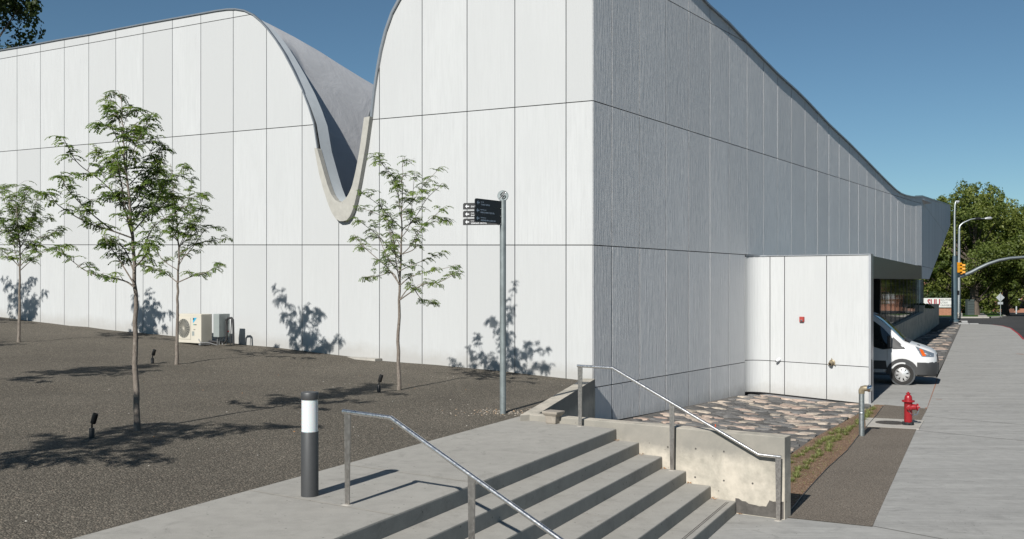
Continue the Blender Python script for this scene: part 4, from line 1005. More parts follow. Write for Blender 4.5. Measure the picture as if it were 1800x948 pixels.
# local: x forward from the nose (0) backwards (negative), y lateral (0 = centre), z up. near side wheel centre at x=-1.0
VO = wc + hdg * 1.0 + lat * 1.0
VV = lambda x, y, z: VO + hdg * x + lat * y + Vector((0, 0, z))
ST = [  # x, bottom z, hood/roof z, half width low, half width at belt, half width top, belt z
    (0.00, .52, .98, .55, .52, .40, .86), (-.07, .46, 1.08, .72, .68, .55, .92), (-.22, .42, 1.17, .88, .84, .68, 1.0), (-.45, .42, 1.25, .97, .94, .76, 1.08),
    (-.75, .42, 1.34, 1.0, .98, .80, 1.16), (-.95, .42, 1.42, 1.01, .99, .82, 1.2), (-1.25, .42, 1.72, 1.01, .99, .82, 1.22), (-1.6, .42, 2.06, 1.01, .99, .80, 1.24), (-1.9, .42, 2.28, 1.01, .99, .78, 1.25),
    (-2.2, .42, 2.40, 1.01, .99, .78, 1.25), (-2.8, .42, 2.46, 1.01, .99, .80, 1.25), (-4.5, .42, 2.48, 1.01, .99, .80, 1.25), (-5.5, .42, 2.46, 1.0, .98, .79, 1.25)]
def sect(x):
    g = [interp([(-s[0], s[i]) for s in ST], -x) for i in range(1, 7)]; zb, zt, wl, wm, wt, zbelt = g
    return [(wl * .96, zb), (wl, zb + .12), (wl, zbelt - .25), (wm, zbelt), (lin(.5, wm, wt), lin(.5, zbelt, zt - .06)), (wt, zt - .05), (wt * .9, zt - .012), (wt * .5, zt), (0, zt + .008)]
def hw(x, z):
    s = sect(x)[:6]; pts = sorted([(b, a) for a, b in s]); return interp(pts, z)
xs = [0, -.035, -.07, -.14, -.22, -.33, -.45, -.6, -.75, -.85, -.95, -1.1, -1.25, -1.42, -1.6, -1.75, -1.9, -2.05, -2.2, -2.5, -2.8, -3.6, -4.5, -5.5]
m = MB(); rows = []
for x in xs:
    s = sect(x); rows.append([VV(x, -a, b) for a, b in s] + [VV(x, a, b) for a, b in s[::-1][1:]])
m.grid(rows, 'van_white'); m.face(rows[0][::-1], 'van_white'); m.face(rows[-1], 'van_white')
vb = m.build('body', van)
def side_patch(mb, poly, mat, off, sides=(-1,), dens=7, cenpt=None):
    """polygon in (x, z) laid on the flank, subdivided as a fan of strips"""
    for sd in sides:
        xs_ = sorted(p[0] for p in poly); x0, x1 = xs_[0], xs_[-1]; N = 14; rws = []
        for i in range(N + 1):
            x = x0 + (x1 - x0) * (i / N) * .9998 + (x1 - x0) * .0001; zs = []
            for a, b in zip(poly, poly[1:] + poly[:1]):
                if (a[0] - x) * (b[0] - x) < 0: zs.append(a[1] + (b[1] - a[1]) * (x - a[0]) / (b[0] - a[0]))
            if len(zs) < 2: continue
            lo, hi = min(zs), max(zs); rws.append([VV(x, sd * (hw(x, z) + off), z) for z in [lo + (hi - lo) * j / 5 for j in range(6)]])
        mb.grid(rws, mat)
for sd in (-1, 1):
  m = MB(); side_patch(m, [(-1.05, 1.22), (-1.30, 1.50), (-1.62, 1.86), (-1.92, 2.08), (-2.12, 2.10), (-2.12, 1.28), (-1.6, 1.14)], 'van_glass', .006, (sd,)); m.build('side_window', van); m = MB(); side_patch(m, [(-2.16, 1.3), (-2.16, 2.10), (-3.3, 2.12), (-3.3, 1.34)], 'van_glass', .006, (sd,)); m.build('side_window', van)
for sd in (-1, 1): m = MB(); side_patch(m, [(-.90, 1.17), (-1.08, 1.36), (-1.30, 1.56), (-1.30, 1.16)], 'van_plastic', .009, (sd,)); m.build('quarter_panel', van)
m = MB()                                                    # windscreen
r = []
for x in (-.98, -1.1, -1.25, -1.42, -1.6, -1.75, -1.86):
    s = sect(x); wt, zt = s[5][0], s[8][1]; r.append([VV(x, y * wt * .94, (zt if abs(y) < .6 else lin((abs(y) - .5) / .5, zt, zt - .03)) + .010) for y in (-1, -.6, -.2, .2, .6, 1)])
m.grid(r, 'windscreen'); m.build('windscreen', van)
m = MB(); r = [[VV(x, y, sect(x)[8][1] + .012) for y in (-.7, 0, .7)] for x in (-.80, -.97)]; m.grid(r, 'van_plastic'); m.tube([VV(-.9, -.6, 1.44), VV(-1.05, -.1, 1.52)], .012, 'van_plastic', 6); m.build('wiper', van)
m = MB(); r = [[VV(x, y - .45, sect(x)[8][1] + .004) for y in (-.09, .09)] for x in (-.50, -.58)]; m.grid(r, 'van_plastic'); m.build('hood_vent', van)
m = MB()                                                    # bumper and lower cladding
rws = []
for x in (.035, .03, -.03, -.10, -.2, -.32, -.45, -.56):
    xx = min(x, 0); wl = interp([(-s[0], s[3]) for s in ST], -xx) + .03
    rws.append([VV(x - .05 if x > 0 else x, -wl + .06, .30), VV(x, -wl, .36), VV(x, -wl, .54), VV(x, -wl, .72), VV(x, -wl + .04, .76)])
m.grid(rws, 'van_plastic'); m.grid([[VV(.035 - .05 * (j == 0), y * .58, z) for y in (-1, -.5, 0, .5, 1)] for j, z in enumerate((.30, .36, .72))], 'van_plastic', smooth=False)
rws2 = [[VV(x - .05 if x > 0 else x, wl, z) for z in (.30, .72)] for x, wl in ((.03, .58), (-.1, .8), (-.32, .96), (-.56, 1.03))]; m.grid(rws2, 'van_plastic'); m.build('bumper', van)
m = MB()                                                    # wheel arch and sill cladding
for a0 in range(14):
    a, b = math.pi * a0 / 14, math.pi * (a0 + 1) / 14; q = []
    for an, rr_ in ((a, .39), (b, .39), (b, .50), (a, .50)): q.append(VV(-1.0 + rr_ * math.cos(an), -1.022, .36 + rr_ * math.sin(an)))
    m.face(q, 'van_plastic'); q2 = [VV(-1.0 + rr_ * math.cos(an), y, .36 + rr_ * math.sin(an)) for an, rr_, y in ((a, .50, -1.022), (b, .50, -1.022), (b, .50, -.99), (a, .50, -.99))]; m.face(q2, 'van_plastic')
m.prism([VV(-5.3, -1.012, .50), VV(-1.46, -1.012, .50), VV(-1.50, -1.012, .78), VV(-5.3, -1.012, .78)], lat * .03, 'van_plastic')
m.prism([VV(-3.6, -1.03, .40), VV(-1.56, -1.03, .40), VV(-1.56, -1.03, .48), VV(-3.6, -1.03, .48)], lat * .1, 'trim_metal'); m.build('cladding', van)
m = MB(); m.lathe([(.392, -.16), (.392, .03), (0, .03)], 'fan_dark', 32, Matrix(((hdg.x, 0, -lat.x, VV(-1.0, -1.0, .36).x), (hdg.y, 0, -lat.y, VV(-1.0, -1.0, .36).y), (0, 1, 0, VV(0, 0, .36).z), (0, 0, 0, 1))) @ Matrix.Translation((0, 0, -.022))); m.build('wheel_well', van)
def wheel(x, y, sgn):
    c = VV(x, y, .355); Mw = Matrix(((hdg.x, 0, -lat.x * sgn, c.x), (hdg.y, 0, -lat.y * sgn, c.y), (0, 1, 0, c.z), (0, 0, 0, 1)))
    w_ = thing('wheel', None, None, tuple(c)); w_.parent = van; w_.matrix_parent_inverse = van.matrix_basis.inverted()
    m = MB(); m.lathe([(.22, .02), (.25, .035), (.33, .03), (.352, .0), (.355, -.04), (.355, -.16), (.34, -.19), (.22, -.2)], 'rubber', 40, Mw); t = m.build('tyre', w_)
    m = MB(); m.lathe([(.235, .02), (.225, .028), (.215, .015), (.20, .02), (.07, .045), (0, .05)], 'hubcap', 40, Mw)
    m.build('rim', w_)
    for i in range(8):
        m = MB()
        a = i * math.pi / 4 + .2; d = Vector((math.cos(a), math.sin(a), 0)); e_ = Vector((-math.sin(a), math.cos(a), 0))
        m.face([Mw @ (d * r_ + e_ * s_ + Vector((0, 0, lin((r_ - .07) / .13, .047, .024)))) for r_, s_ in ((.11, -.006), (.185, -.028), (.195, 0), (.185, .028), (.11, .006))], 'black_metal'); m.build('rim_slot', w_)
wheel(-1.0, -.99, 1); wheel(-1.0, .99, -1); wheel(-4.6, -.99, 1)
for sd in (1, -1):
  m = MB(); side_patch(m, [(-.07, .92), (-.07, 1.03), (-.22, 1.10), (-.62, 1.26), (-.42, .94)], 'lamp_clear', .008, (sd,)); h_ = m.build('headlight', van)
  m = MB(); side_patch(m, [(-.29, .96), (-.40, 1.15), (-.50, 1.19), (-.40, .955)], 'lamp_orange', .012, (sd,)); m.build('indicator', h_)
m = MB(); m.prism([VV(.012, -.5, .74), VV(.012, .5, .74), VV(-.02, .42, .98), VV(-.02, -.42, .98)], hdg * .02, 'van_plastic'); m.build('radiator_grille', van)
m = MB(); c = VV(-1.42, -1.10, 1.32); m.prism([VV(-1.32, -1.02, 1.22), VV(-1.32, -1.26, 1.22), VV(-1.32, -1.26, 1.60), VV(-1.32, -1.06, 1.60)], -hdg * .12, 'van_plastic'); m.build('mirror', van, bevel=.02)
for x in (-1.46, -2.62): m = MB(); m.tube([VV(x, -hw(x, z) - .002, z) for z in (.80, 1.0, 1.14)], .004, 'black_metal', 4); m.build('door_gap', van)
# ------------------------------------------------------------------ young locust trees on the gravel
def frond(m, p, d, L, rn, tone):
    """a drooping compound leaf: paired leaflets along a bending stalk"""
    d = d.normalized(); q = p.copy(); n = 7; side = d.cross(Vector((0, 0, 1)))
    side = side.normalized() if side.length > .05 else Vector((1, 0, 0))
    for i in range(n):
        d = (d + Vector((0, 0, -.20))).normalized(); q2 = q + d * (L / n); up = side.cross(d)
        ll = L * .33 * (1 - .45 * i / n); wd = L * .085
        for sg in (-1, 1):
            t = (side * sg * .9 + d * .35 + Vector((0, 0, -.25)) + up * rn.uniform(-.25, .25)).normalized(); e = q.lerp(q2, .5)
            m.face([e, e + t * ll * .5 + d * wd, e + t * ll, e + t * ll * .5 - d * wd], 'locust_leaf', None, max(0, min(1, tone + rn.uniform(-.2, .2))))
        q = q2
def young_tree(label, Yb, trunk_px, limbs_px, seed, rbase, dense=1.0, leafL=.2, zb=None, name='young_tree'):
    rn = random.Random(seed)
    base = trunk_px[0]; x = (base[0] - CX) / FPX * Yb; z0 = gz(x, Yb) if zb is None else zb
    t = thing(name, label, 'tree', (x, Yb, z0), 'young locust trees on the gravel')
    wp = [W(px, py, Yb + .12 * math.sin(i)) for i, (px, py) in enumerate(trunk_px)]; wp[0] = Vector((x, Yb, z0 - .06))
    pts = []
    for i in range(len(wp) - 1):
        for k in range(5): pts.append(wp[i].lerp(wp[i + 1], k / 5) + Vector((rn.uniform(-1, 1), rn.uniform(-1, 1), 0)) * .009)
    pts.append(wp[-1]); H = wp[-1].z - z0
    def rad_at(z): f = max(0, min(1, (z - z0) / H)); return max(.005, rbase * (1.0 - f * .93) * (1.25 if f < .02 else 1))
    m = MB(); m.tube(pts, [rad_at(p.z) for p in pts], 'bark', 10)
    twigs = []; fol = MB(); cr = MB()
    def smooth(ps, k=5):
        out = []
        for i in range(len(ps) - 1):
            a = ps[max(i - 1, 0)]; b = ps[i]; c = ps[i + 1]; d = ps[min(i + 2, len(ps) - 1)]
            for j in range(k):
                u = j / k; out.append(.5 * ((2 * b) + (c - a) * u + (2 * a - 5 * b + 4 * c - d) * u * u + (3 * b - a - 3 * c + d) * u ** 3))
        out.append(ps[-1]); return out
    limbs = []
    for li, lp in enumerate(limbs_px):
        dep = rn.uniform(-1, 1) * (.22 + .2 * len(lp)); ps = []
        for i, (px, py) in enumerate(lp):
            Y = Yb + dep * (i / (len(lp) - 1)) ** 1.2
            ps.append(W(px, py, Y))
        limbs.append(smooth(ps))
    for k in range(int(7 * dense)):                        # limbs towards and away from the camera
        f = rn.uniform(.42, .76); z = z0 + H * f; a = rn.choice((-1, 1)) * rn.uniform(.9, 2.2); c = min(pts, key=lambda p: abs(p.z - z)); L = H * .30 * (1.15 - f) * 1.1
        d = Vector((math.sin(a) * .35 + rn.uniform(-.3, .3), math.cos(a) if abs(math.cos(a)) > .5 else rn.choice((-1, 1)) * .8, 0)).normalized()
        limbs.append(smooth([c, c + d * L * .45 + Vector((0, 0, L * .35)), c + d * L * .9 + Vector((0, 0, L * .95))]))
    for ps in limbs:
        r0 = min(rad_at(ps[0].z) * .55, .004 + .010 * sum((b - a).length for a, b in zip(ps, ps[1:])))
        m.tube(ps, [lin(i / (len(ps) - 1), r0, .004) for i in range(len(ps))], 'bark', 6)
        n = len(ps); acc = 0
        for i in range(1, n):
            seg = ps[i] - ps[i - 1]; acc += seg.length
            if i / n < .28: continue
            while acc > .12 / dense:
                acc -= .12 / dense; p = ps[i - 1].lerp(ps[i], rn.random()); a = rn.uniform(0, 6.28)
                d = (seg.normalized() * .7 + Vector((math.cos(a), math.sin(a), rn.uniform(-.1, .7)))).normalized(); twigs.append((p, d, rn.uniform(.07, .25)))
        twigs.append((ps[-1], (ps[-1] - ps[-2]).normalized(), .2)); twigs.append((ps[-1], (ps[-1] - ps[-2]).normalized(), .1))
    for k in range(int(16 * dense)):                      # short twigs up the leader
        f = rn.uniform(.5, 1) ** .7; z = z0 + H * f; c = min(pts, key=lambda p: abs(p.z - z)); a = rn.uniform(0, 6.28); twigs.append((c, Vector((math.cos(a), math.sin(a), .6)), rn.uniform(.12, .4)))
    for p, d, L in twigs:
        e = p + d.normalized() * L * .6 + Vector((0, 0, L * .12)); e2 = p + d.normalized() * L
        fol.tube([p, e, e2], [.005, .0035, .002], 'bark', 4, cap=False)
        tone = rn.uniform(.1, .85)
        for k in range(int(rn.uniform(3, 6.2) * (1.15 if dense < .9 else 1))):
            q = p.lerp(e2, rn.uniform(.35, 1)); a = rn.uniform(0, 6.28)
            fd = (d.normalized() * .5 + Vector((math.cos(a), math.sin(a), rn.uniform(.0, .5)))).normalized(); frond(fol, q, fd, leafL * rn.uniform(.6, 1.15), rn, tone)
    m.build('trunk', t)
    cr.v += []; 
    o = fol.build('crown', t)
    return t
T3 = young_tree('slender open young tree between the signpost and the roof notch', 18.46, [(701.5, 683), (700, 600), (702, 528), (705, 450), (706, 380), (707, 320), (708, 277)],
    [[(702, 528), (725, 512), (745, 500), (770, 497), (796, 484)], [(702, 503), (720, 488), (745, 480), (790, 470)], [(702, 500), (680, 470), (646, 440), (628, 420)], [(701, 500), (690, 480), (666, 485), (646, 487)], [(703, 452), (688, 440), (665, 415), (636, 392)], [(703, 448), (728, 438), (732, 418), (750, 395), (777, 388)],
     [(703, 450), (722, 432), (740, 400), (773, 372)], [(706, 405), (728, 385), (750, 350), (771, 330)], [(706, 372), (728, 350), (745, 325), (766, 303)], [(705, 400), (684, 380), (665, 360), (642, 343)], [(705, 435), (685, 400), (670, 380), (640, 368)], [(706, 360), (690, 320), (680, 300), (668, 284)], [(706, 372), (698, 335), (690, 310), (672, 288)],
     [(702, 528), (722, 505), (740, 525), (756, 530)], [(704, 420), (720, 395), (725, 350), (728, 315)], [(701, 478), (715, 470), (735, 462), (768, 448)]], 11, .038, .82, .17)
T1 = young_tree('tallest and fullest young tree, nearest of the row, beside a black uplight', 13.3, [(241.5, 753), (238, 640), (238, 517), (234, 421), (228, 364), (218, 272), (215, 210), (213, 165)],
    [[(236, 505), (216, 493), (160, 481), (118, 452)], [(236, 500), (212, 461), (196, 437), (188, 425)], [(236, 420), (200, 407), (152, 391), (104, 362), (90, 345)], [(200, 407), (160, 375), (120, 335), (110, 315)], [(232, 400), (212, 356), (180, 320), (140, 290), (122, 264)], [(236, 405), (264, 372), (280, 345), (292, 322)], [(236, 460), (254, 430), (272, 397), (310, 372)],
     [(226, 330), (200, 308), (180, 276)], [(220, 285), (200, 232), (184, 220)], [(221, 305), (240, 252), (262, 212)], [(237, 470), (255, 450), (262, 430)], [(228, 360), (248, 328), (270, 305)], [(218, 275), (235, 240), (256, 225)], [(230, 380), (210, 350), (190, 345), (170, 350)], [(215, 240), (205, 200), (196, 190)], [(215, 230), (225, 200), (236, 195)], [(236, 480), (220, 440), (200, 425)],
     [(232, 395), (255, 365), (270, 372), (300, 350)], [(222, 310), (206, 285), (190, 290)]], 21, .044, 1.0, .19)
T2 = young_tree('bushy young tree standing just left of the cream cooling unit', 21.63, [(311, 635), (312, 560), (312.5, 501), (314.6, 445), (311, 389), (304, 330), (300, 288)],
    [[(312, 497), (340, 485), (365, 478), (381, 466)], [(312, 497), (290, 480), (270, 474), (250, 466)], [(311, 474), (284, 455), (268, 421)], [(314, 450), (344, 429), (372, 424), (393, 420)], [(313, 440), (337, 397), (350, 370), (357, 348)], [(312, 397), (328, 364), (337, 322)], [(310, 380), (288, 348), (276, 310)], [(313, 425), (296, 410), (262, 395), (250, 380)], [(304, 335), (288, 310), (280, 292)], [(304, 330), (315, 305), (322, 292)], [(313, 460), (335, 440), (360, 405), (375, 400)], [(309, 375), (330, 350), (352, 345)], [(312, 410), (290, 385), (272, 352)], [(309, 370), (300, 340), (285, 330)]], 31, .04, 1.0, .21)
T4 = young_tree('dense round crowned young tree, farthest left, over the dark gravel', 25.2, [(33, 597), (34, 540), (35, 479), (35.4, 435), (31, 394), (28, 350), (29, 324)],
    [[(35, 476), (54, 459), (81, 441), (118, 432)], [(35, 470), (13, 448), (-12, 430)], [(34, 470), (60, 440), (78, 420), (104, 404)], [(35, 437), (50, 411), (60, 375), (66, 347)], [(35, 437), (20, 418), (-5, 378)], [(31, 400), (10, 360), (5, 340)], [(30, 380), (45, 350), (58, 338)], [(32, 410), (60, 400), (85, 385)], [(32, 415), (8, 405), (-10, 400)], [(30, 370), (18, 345), (14, 330)], [(34, 450), (56, 425), (90, 412)], [(30, 360), (38, 340), (48, 333)]], 41, .042, 1.05, .23)
def copy_tree(src, label, x, y, rot, sc):
    c = src.copy(); COL.objects.link(c); z = gz(x, y); c.location = (x, y, z); c.rotation_euler = (0, 0, rot); c.scale = (sc,) * 3; c['label'] = label
    for ch in [o for o in bpy.data.objects if o.parent is src]:
        d = ch.copy(); COL.objects.link(d); d.parent = c; d.matrix_parent_inverse = src.matrix_basis.inverted() if False else ch.matrix_parent_inverse.copy()
    return c
for (src, x, y, r, sc, lb) in ((T2, -18.0, 28.9, .5, 1.0, 'young tree beyond the end of the row casting shade on the white wall'), (T1, -10.5, 16.1, 2.2, .96, 'young tree outside the picture beside the nearest one, seen by its shadow'),
                               (T3, -15.8, 19.8, 1.0, 1.0, 'slender young tree out of the picture in the middle row'), (T2, -7.1, 8.2, 4.0, 1.05, 'young tree out of the picture in the row nearest the steps')):
    copy_tree(src, lb, x, y, r, sc)

# ------------------------------------------------------------------ large trees
def big_tree(name, label, group, x, y, z0, H, Rx, trunk_r, seed, leaf='far_leaf', n=9000, ls=.30, low=.22, kind='round', bend=0):
    rn = random.Random(seed); t = thing(name, label, 'tree', (x, y, z0), group)
    m = MB(); base = Vector((x, y, z0 - .1)); top = Vector((x + bend, y, z0 + H * .8)); N = 8
    tr = [base.lerp(top, i / N) + Vector((rn.uniform(-1, 1), rn.uniform(-1, 1), 0)) * .12 * (i > 0) for i in range(N + 1)]
    m.tube(tr, [trunk_r * (1.25 if i == 0 else 1) * (1 - .9 * i / N) for i in range(N + 1)], 'big_bark', 10)
    cl = []; nc = int(26 + Rx * 3)
    for i in range(nc):
        f = (i + rn.random()) / nc; h = low + (1 - low) * f; prof = math.sin(math.pi * min(1, (h - low) / (1 - low) * .86 + .12)) ** .55 if kind == 'round' else (1.05 - (h - low) / (1 - low)) ** .8
        a = rn.uniform(0, 6.28); rr = Rx * prof * math.sqrt(rn.uniform(.18, 1)) * .86
        c = Vector((x + bend * h + rr * math.cos(a), y + rr * math.sin(a), z0 + H * h * .95)); s_ = Rx * rn.uniform(.20, .36) * (.75 + .4 * prof); cl.append((c, s_))
        k = min(N - 1, int(h * N * .8)); m.tube([tr[k], tr[k].lerp(c, .5) + Vector((0, 0, -.2)), c], [trunk_r * .3 * (1 - h * .6), trunk_r * .16, .02], 'big_bark', 5, cap=False)
    m.build('trunk', t); f_ = MB(); tot = sum(s_ ** 2 for _, s_ in cl)
    for c, s_ in cl:
        tone = rn.uniform(.15, .8); squ = rn.uniform(.6, .9)
        sub = [(Vector((rn.gauss(0, .5), rn.gauss(0, .5), rn.gauss(0, .4) * squ)) * s_ * 1.1, s_ * rn.uniform(.25, .5)) for _ in range(9)]
        for k in range(int(n * s_ ** 2 / tot)):
            o_, sr = rn.choice(sub); v = Vector((rn.gauss(0, 1), rn.gauss(0, 1), rn.gauss(0, 1))).normalized() * sr * rn.uniform(.55, 1.05); p = c + o_ + v
            nn = (v.normalized() + Vector((rn.gauss(0, .5), rn.gauss(0, .5), rn.gauss(0, .5)))).normalized(); u = nn.orthogonal().normalized(); a = rn.uniform(0, 6.28)
            u = (Matrix.Rotation(a, 3, nn) @ u); w_ = nn.cross(u); l = ls * rn.uniform(.6, 1.25)
            f_.face([p - u * l * .5, p + w_ * l * .3, p + u * l * .5, p - w_ * l * .3], leaf, None, max(0, min(1, tone + rn.uniform(-.2, .2))))
    f_.build('crown', t); return t
def XY(px, Y): return (px - CX) / FPX * Y
gt = 'large leafy trees across the road'
big_tree('broadleaf_tree', 'big leafy tree rising behind the end of the museum wall', gt, XY(1668, 118), 118, -1.7, 14.2, 5.4, .35, 3, n=26000, low=.16)
big_tree('broadleaf_tree', 'tall tree with thick dark trunk behind the traffic signal pole', gt, XY(1712, 113), 113, -1.6, 14.6, 5.8, .55, 5, n=30000, low=.24)
big_tree('broadleaf_tree', 'wide leafy tree spreading over the road above the diamond sign', gt, XY(1768, 124), 124, -1.9, 14.0, 5.6, .4, 8, n=28000, low=.30)
big_tree('broadleaf_tree', 'leafy tree cut by the edge of the picture behind the signal arm', gt, XY(1818, 110), 110, -1.6, 12.6, 5.4, .4, 13, n=26000, low=.34)
for i, (px, Y, H, Rx, lb) in enumerate(((1640, 150, 14, 6, 'shaded tree deep behind the white university sign'), (1700, 155, 15, 7, 'shaded tree behind the dark cabinet'), (1735, 170, 14, 7, 'shaded tree at the far end of the footpath'), (1790, 235, 16, 9, 'distant tree behind the brick building'), (1850, 160, 13, 7, 'tree beyond the picture edge on the far street side'))):
    big_tree('broadleaf_tree', lb, gt, XY(px, Y), Y, zfar(Y), H, Rx, .4, 50 + i, n=9000, ls=.55, low=.06 if px < 1720 else .2)
big_tree('broadleaf_tree', 'small pale green street tree between the diamond sign and brick building', gt, XY(1771, 150), 150, zfar(150), 6.4, 2.0, .14, 77, n=6000, ls=.3, low=.22)
big_tree('cottonwood_tree', 'tall dark tree showing over the roof in the top left corner', None, -35.4, 62, 0, 26, 6.2, .6, 90, 'dark_leaf', n=30000, ls=.34, low=.35)
for i, (x, y, H) in enumerate(((66, 92, 12), (74, 118, 13), (58, 70, 11))):
    big_tree('broadleaf_tree', ('street tree outside the picture mirrored in the dark glazing', 'farther street tree outside the picture mirrored in the dark glazing', 'nearer street tree outside the picture mirrored in the dark glazing')[i], 'trees mirrored in the glazing', x, y, -1.3, H, 4.5, .3, 120 + i, n=5000, ls=.5, low=.25)
# ------------------------------------------------------------------ lawn, kerb, footpath across the road
def isl(x): return x
cr_ = XY(1766, 97.3)
ysI = (97.3, 99, 102, 110, 130, 160, 200, 300)
def iR(y): return cr_ + .483 * (y - 97.3) - (1.6 if y < 98 else .5 if y < 100 else 0)
m = MB(); m.grid([[(x if x is not None else iR(y), y, zfar(y) + .13) for x in (-80, 20, 38, None)] for y in ysI], 'lawn', smooth=False)
tag(m.build('lawn'), kind='structure')
m = MB(); m.grid([[(x, 97.3 - .18, zfar(97)), (x, 97.3 - .18, zfar(97) + .134), (x, 97.32, zfar(97) + .136)] for x in (-80, 20, iR(97.3))], 'pale_concrete', smooth=False)
m.grid([[(iR(y) + .18, y - .15, zfar(y)), (iR(y) + .18, y - .15, zfar(y) + .134), (iR(y) - .02, y, zfar(y) + .136)] for y in ysI], 'pale_concrete', smooth=False); tag(m.build('kerb'), kind='structure')
m = MB(); px0, px1 = XY(1718.5, 97.3), XY(1735, 97.3); m.grid([[(px0 + .47 * (y - 97.2), y, zfar(y) + .137), (px1 + .47 * (y - 97.2), y, zfar(y) + .137)] for y in (97.2, 100, 110, 130, 160)], 'pale_concrete', smooth=False); tag(m.build('footpath'), kind='structure')
# university sign
Y = 108; zs = zfar(Y) + .1; us_ = thing('monument_sign', 'long white sign wall with dark red letters on a low brick base', 'sign', (XY(1652, Y), Y, zs))
m = MB(); m.prism([W(1610, 540.6, Y), W(1674.3, 540.6, Y), W(1674.3, 524.3, Y), W(1610, 524.3, Y)], (0, .35, 0), 'sign_plaster'); m.build('panel', us_)
m = MB(); a = W(1610, 540, Y + .1); b = W(1675, 540, Y + .1); m.prism([(a.x, Y + .05, zs - .3), (b.x, Y + .05, zs - .3), (b.x, Y + .05, zat(542.5, Y)), (a.x, Y + .05, zat(542.5, Y))], (0, .3, 0), 'brick'); m.build('base', us_)
ppm = FPX / Y
def txt(s_, px, py, hpx, mat, bold=0, sx=1.0):
    p = W(px, py, Y - .01); M = Matrix.Translation(p) @ Matrix.Rotation(R(90), 4, 'X') @ Matrix.Scale(sx, 4, (1, 0, 0)); return text_mesh('lettering', s_, hpx / ppm / .70, mat, M, us_, .004, bold=bold)
txt('SUU', 1630, 537.5, 11.2, 'su_red', .03, .76); txt('SOUTHERN', 1653, 529.0, 3.3, 'letter_dark', 0, 1.0); txt('UTAH', 1653, 533.8, 3.3, 'letter_dark', 0, 1.0); txt('UNIVERSITY', 1653, 538.6, 3.3, 'letter_dark', 0, .98)
# shrubs behind the sign, low plants on the planter
def shrub(name, label, c, r, h, n, seed, leaf='dark_leaf', ls=.12, cat='shrub'):
    rn = random.Random(seed); m = MB()
    for k in range(n):
        v = Vector((rn.gauss(0, 1), rn.gauss(0, 1), abs(rn.gauss(0, 1)))).normalized() * rn.uniform(.5, 1.05); p = Vector(c) + Vector((v.x * r, v.y * r, v.z * h))
        nn = (v + Vector((rn.gauss(0, .5), rn.gauss(0, .5), rn.gauss(0, .5)))).normalized(); u = nn.orthogonal().normalized(); w_ = nn.cross(u); l = ls * rn.uniform(.6, 1.2)
        m.face([p - u * l, p + w_ * l * .6, p + u * l, p - w_ * l * .6], leaf, None, rn.uniform(.1, .9))
    return tag(m.build(name), label, cat)
shrub('shrub', 'grey green shrub showing over the top of the white university sign', (XY(1642, 112), 112, zs), 2.6, 2.6, 2200, 3, 'dark_leaf', .2)
shrub('planter_plant', 'dark trailing plant on top of the shaded planter wall', (lwx(67) - .3, 67, .42), .8, .3, 500, 4, 'dark_leaf', .09, 'plant')
# cabinet
Y = 112; zc_ = zfar(Y) + .12; cb = thing('utility_cabinet', 'dark green utility cabinet in the shade beside the thick tree trunk', 'cabinet', (XY(1707, Y), Y, zc_))
m = MB(); a, b = XY(1701, Y), XY(1713, Y); zt_ = zat(526.5, Y); m.prism([(a, Y, zc_), (b, Y, zc_), (b, Y, zt_), (a, Y, zt_)], (0, .6, 0), 'cabinet_green'); m.build('body', cb, bevel=.02)
m = MB(); 
for i in range(5): z = lin((i + .5) / 5.5, zc_ + .2, zt_); m.prism([(a + .05, Y - .012, z), (b - .05, Y - .012, z), (b - .05, Y - .012, z + .03), (a + .05, Y - .012, z + .03)], (0, .02, 0), 'black_metal')
m.build('louvre', cb)
# diamond sign
Y = 97.9; zg_ = zfar(Y) + .13; px = XY(1758.7, Y); ds = thing('diamond_sign', 'diamond shaped road sign with small plate seen from behind on a thin post', 'road sign', (px, Y, zg_))
m = MB(); m.tube([(px, Y, zg_), (px, Y, zat(514.5, Y))], .035, 'galvanised', 8); m.build('post', ds)
cz = zat(523.3, Y); r_ = 7.6 / FPX * Y; m = MB(); m.prism([(px - r_, Y + .04, cz), (px, Y + .04, cz - r_), (px + r_, Y + .04, cz), (px, Y + .04, cz + r_)], (0, .01, 0), 'sign_back'); m.build('diamond_panel', ds)
m = MB(); m.prism([W(1754, 535.3, Y + .04), W(1763, 535.3, Y + .04), W(1763, 531, Y + .04), W(1754, 531, Y + .04)], (0, .01, 0), 'sign_back'); m.build('plate', ds)
# street lamps and signal
def pole(root, pts, rad, mat='galvanised', n=12, name='pole'):
    m = MB(); m.tube(pts, rad, mat, n); return m.build(name, root)
Y = 87.5; x = XY(1677.5, Y); zg_ = -1.3; la = thing('street_light', 'tall slim street light pole standing nearest the museum corner', 'street light', (x, Y, zg_))
xt = XY(1680, Y)
pole(la, [(x, Y, zg_), (x, Y, zat(470, Y)), (x + .02, Y, zat(450, Y))], [.26, .24, .17], 'pole_teal')
pole(la, [(x + .02, Y, zat(451, Y)), (XY(1678, Y), Y, zat(380, Y)), (XY(1678.6, Y), Y, zat(361, Y)), (XY(1679.6, Y), Y, zat(356, Y)), (XY(1681, Y), Y, zat(354, Y))], [.12, .09, .08, .07, .06], 'galvanised')
m = MB(); m.lathe([(.40, 0), (.40, .12), (.30, .2), (0, .2)], 'pole_teal', 16, Matrix.Translation((x, Y, zg_))); m.build('base', la)
m = MB(); m.box((XY(1682.5, Y), Y, zat(354.5, Y)), (.28, .3, .16), 'hubcap'); m.tube([(XY(1682.5, Y), Y, zat(355, Y)), (XY(1683.2, Y), Y, zat(357.5, Y))], .1, 'sign_white', 10); m.build('lamp_head', la, bevel=.03)
